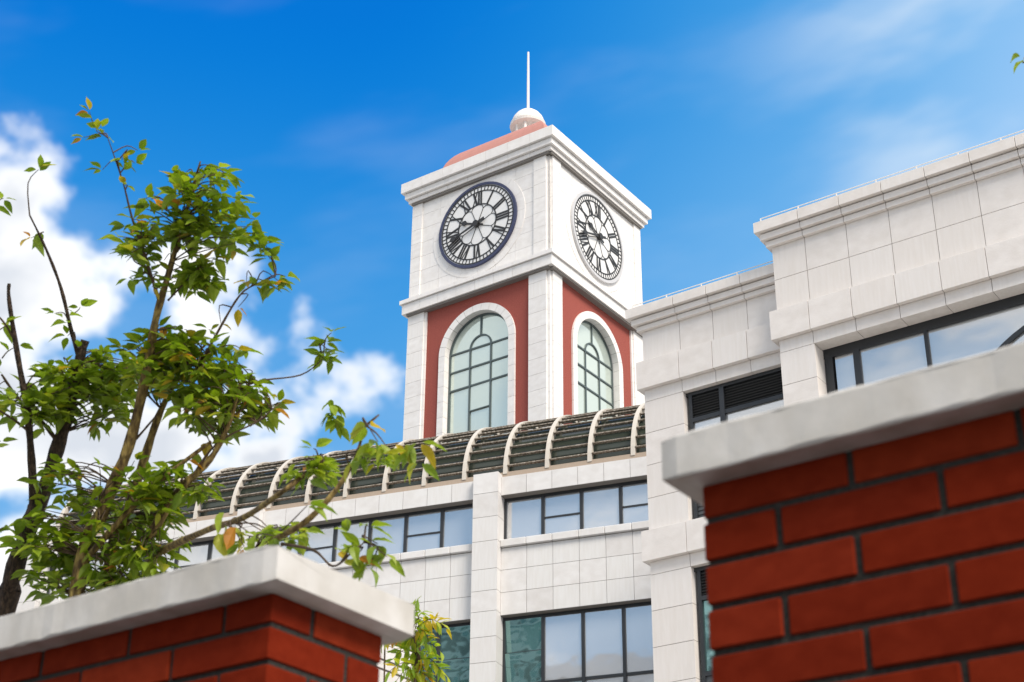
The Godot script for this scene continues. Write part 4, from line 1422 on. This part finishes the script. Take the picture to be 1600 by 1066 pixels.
# ================================================================ low annex glimpsed through the gateway
func annex() -> void:
	# a wall facing right, seen at a slant between the garden walls
	var t := block("stone_annex", TURN_T, -24.0, 26.0)
	tag(t, "low white stone annex with a strip window and grooved courses, behind the yellow-green sapling", "building")
	var x := -24.0
	ox = x
	od = 26.0
	var da := 27.6
	var db := 30.0
	box(t, "core", M.joint, x - 2.4, x - 0.03, -EYE, 12.45, da, db)
	box(t, "window_lintel", stone(2), x - 0.2, x, 12.25, 12.5, da, db)
	var hs := [11.68, 11.28, 11.05, 10.55, 9.9, 9.2, 8.5, 7.8]
	for k in hs.size() - 1:
		for j in 2:
			box(t, "wall_stone", stone(2), x - 0.2, x, hs[k + 1] + 0.03, hs[k] - 0.03, lerpf(da, db, j / 2.0) + 0.01, lerpf(da, db, (j + 1) / 2.0) - 0.01)
	var frame := box(t, "window_frame", M.white_paint, x - 0.12, x - 0.02, 11.68, 11.74, da, db)
	for j in 2:
		var o := box(frame, "pane", M.glass[0], x - 0.10, x - 0.085, 11.74, 12.25, lerpf(da, db, j / 2.0) + 0.03, lerpf(da, db, (j + 1) / 2.0) - 0.03)
		o.position -= frame.position
		var m := box(frame, "mullion", M.frame, x - 0.12, x - 0.05, 11.74, 12.25, lerpf(da, db, (j + 1) / 2.0) - 0.06, lerpf(da, db, (j + 1) / 2.0) - 0.01)
		m.position -= frame.position

# ================================================================ block across the square, mirrored in the lower windows
func opposite() -> void:
	var t := thing("apartment_block", Vector3(-46, 0, 17), 219.7)
	tag(t, "tall pale apartment block with green glazed bands, standing across the square from the office", "building")
	ox = 0.0
	od = 0.0
	var H := 35.0
	box(t, "core", M.joint, -26.0, 26.0, -EYE, H, 0.4, 14.0)
	for f in 10:
		var y := -EYE + 2.2 + f * 3.4
		box(t, "floor_band", M.stone[f % 4], -26.1, 26.1, y, y + 1.5, 0.0, 0.5)
		for k in 13:
			box(t, "window", M.teal_glass if (k + f) % 3 else M.frame_green, -26.0 + k * 4.0 + 0.15, -26.0 + (k + 1) * 4.0 - 0.15, y + 1.5, y + 3.4, 0.25, 0.3)
			box(t, "wall_pier", M.stone[k % 4], -26.0 + k * 4.0 - 0.15, -26.0 + k * 4.0 + 0.15, y + 1.5, y + 3.4, 0.1, 0.5)
	box(t, "roof_parapet", M.stone[1], -26.3, 26.3, H, H + 1.2, -0.2, 0.4)
	box(t, "stair_tower", M.stone[2], -8.0, 2.0, H, H + 2.6, 3.0, 9.0)
	box(t, "water_tank", M.frame_green, 9.0, 14.0, H, H + 2.0, 4.0, 8.0)

# ================================================================ build
func _ready() -> void:
	rng.seed = 20240611
	cam_basis = Basis(Vector3.RIGHT, deg_to_rad(PITCH)) * Basis(Vector3.BACK, deg_to_rad(ROLL))
	var cam := Camera3D.new()
	cam.name = "camera"
	add_child(cam)
	cam.transform = Transform3D(cam_basis, Vector3(0, EYE, 0))
	cam.near = 0.05
	cam.far = 3000.0
	var ca := CameraAttributesPhysical.new()
	ca.frustum_focal_length = 12.0 * FPX / 533.0
	ca.frustum_focus_distance = 45.0
	ca.frustum_near = 0.05
	ca.frustum_far = 3000.0
	ca.exposure_aperture = 8.0
	cam.attributes = ca
	cam.fov = rad_to_deg(2.0 * atan(533.0 / FPX))
	cam.current = true
	var env := Environment.new()
	env.background_mode = Environment.BG_SKY
	env.sky = make_sky()
	env.background_energy_multiplier = 1.0 / EXPOSURE
	env.tonemap_mode = Environment.TONE_MAPPER_LINEAR
	env.tonemap_exposure = EXPOSURE
	env.sdfgi_enabled = true
	env.ssao_enabled = true
	env.ssil_enabled = true
	var we := WorldEnvironment.new()
	we.name = "world"
	we.environment = env
	add_child(we)
	var sun := DirectionalLight3D.new()
	sun.name = "sun"
	add_child(sun)
	sun.look_at_from_position(Vector3.ZERO, -Vector3(0.52, 1.0, 0.85))
	sun.light_energy = 0.5
	sun.light_angular_distance = 24.0
	sun.light_color = Color(1.0, 0.96, 0.91)
	sun.shadow_enabled = true
	make_materials()
	# setting
	var gm := PlaneMesh.new()
	gm.size = Vector2(1600, 1600)
	var ground := part(self, "ground", gm, M.ground)
	kind(ground, "structure")
	var lane := PlaneMesh.new()
	lane.size = Vector2(60, 6)
	var road := part(self, "road", lane, M.asphalt, Transform3D(Basis(Vector3.UP, -deg_to_rad(TURN_T)), Vector3(-0.52, 0.004, 0.73)))
	kind(road, "structure")
	# large structure
	office()
	tower()
	wing()
	annex()
	opposite()
	garden_wall("brick_wall", "long red brick garden wall with white coping and leafy trees rising above it", -2.0235 - 2.6, -2.0235, false)
	garden_wall("brick_wall", "red brick garden wall with stained white coping below the stone wing", -1.1215, -1.1215 + 3.2, true)
	# plants
	trees()
	sapling()
	corner_tree()
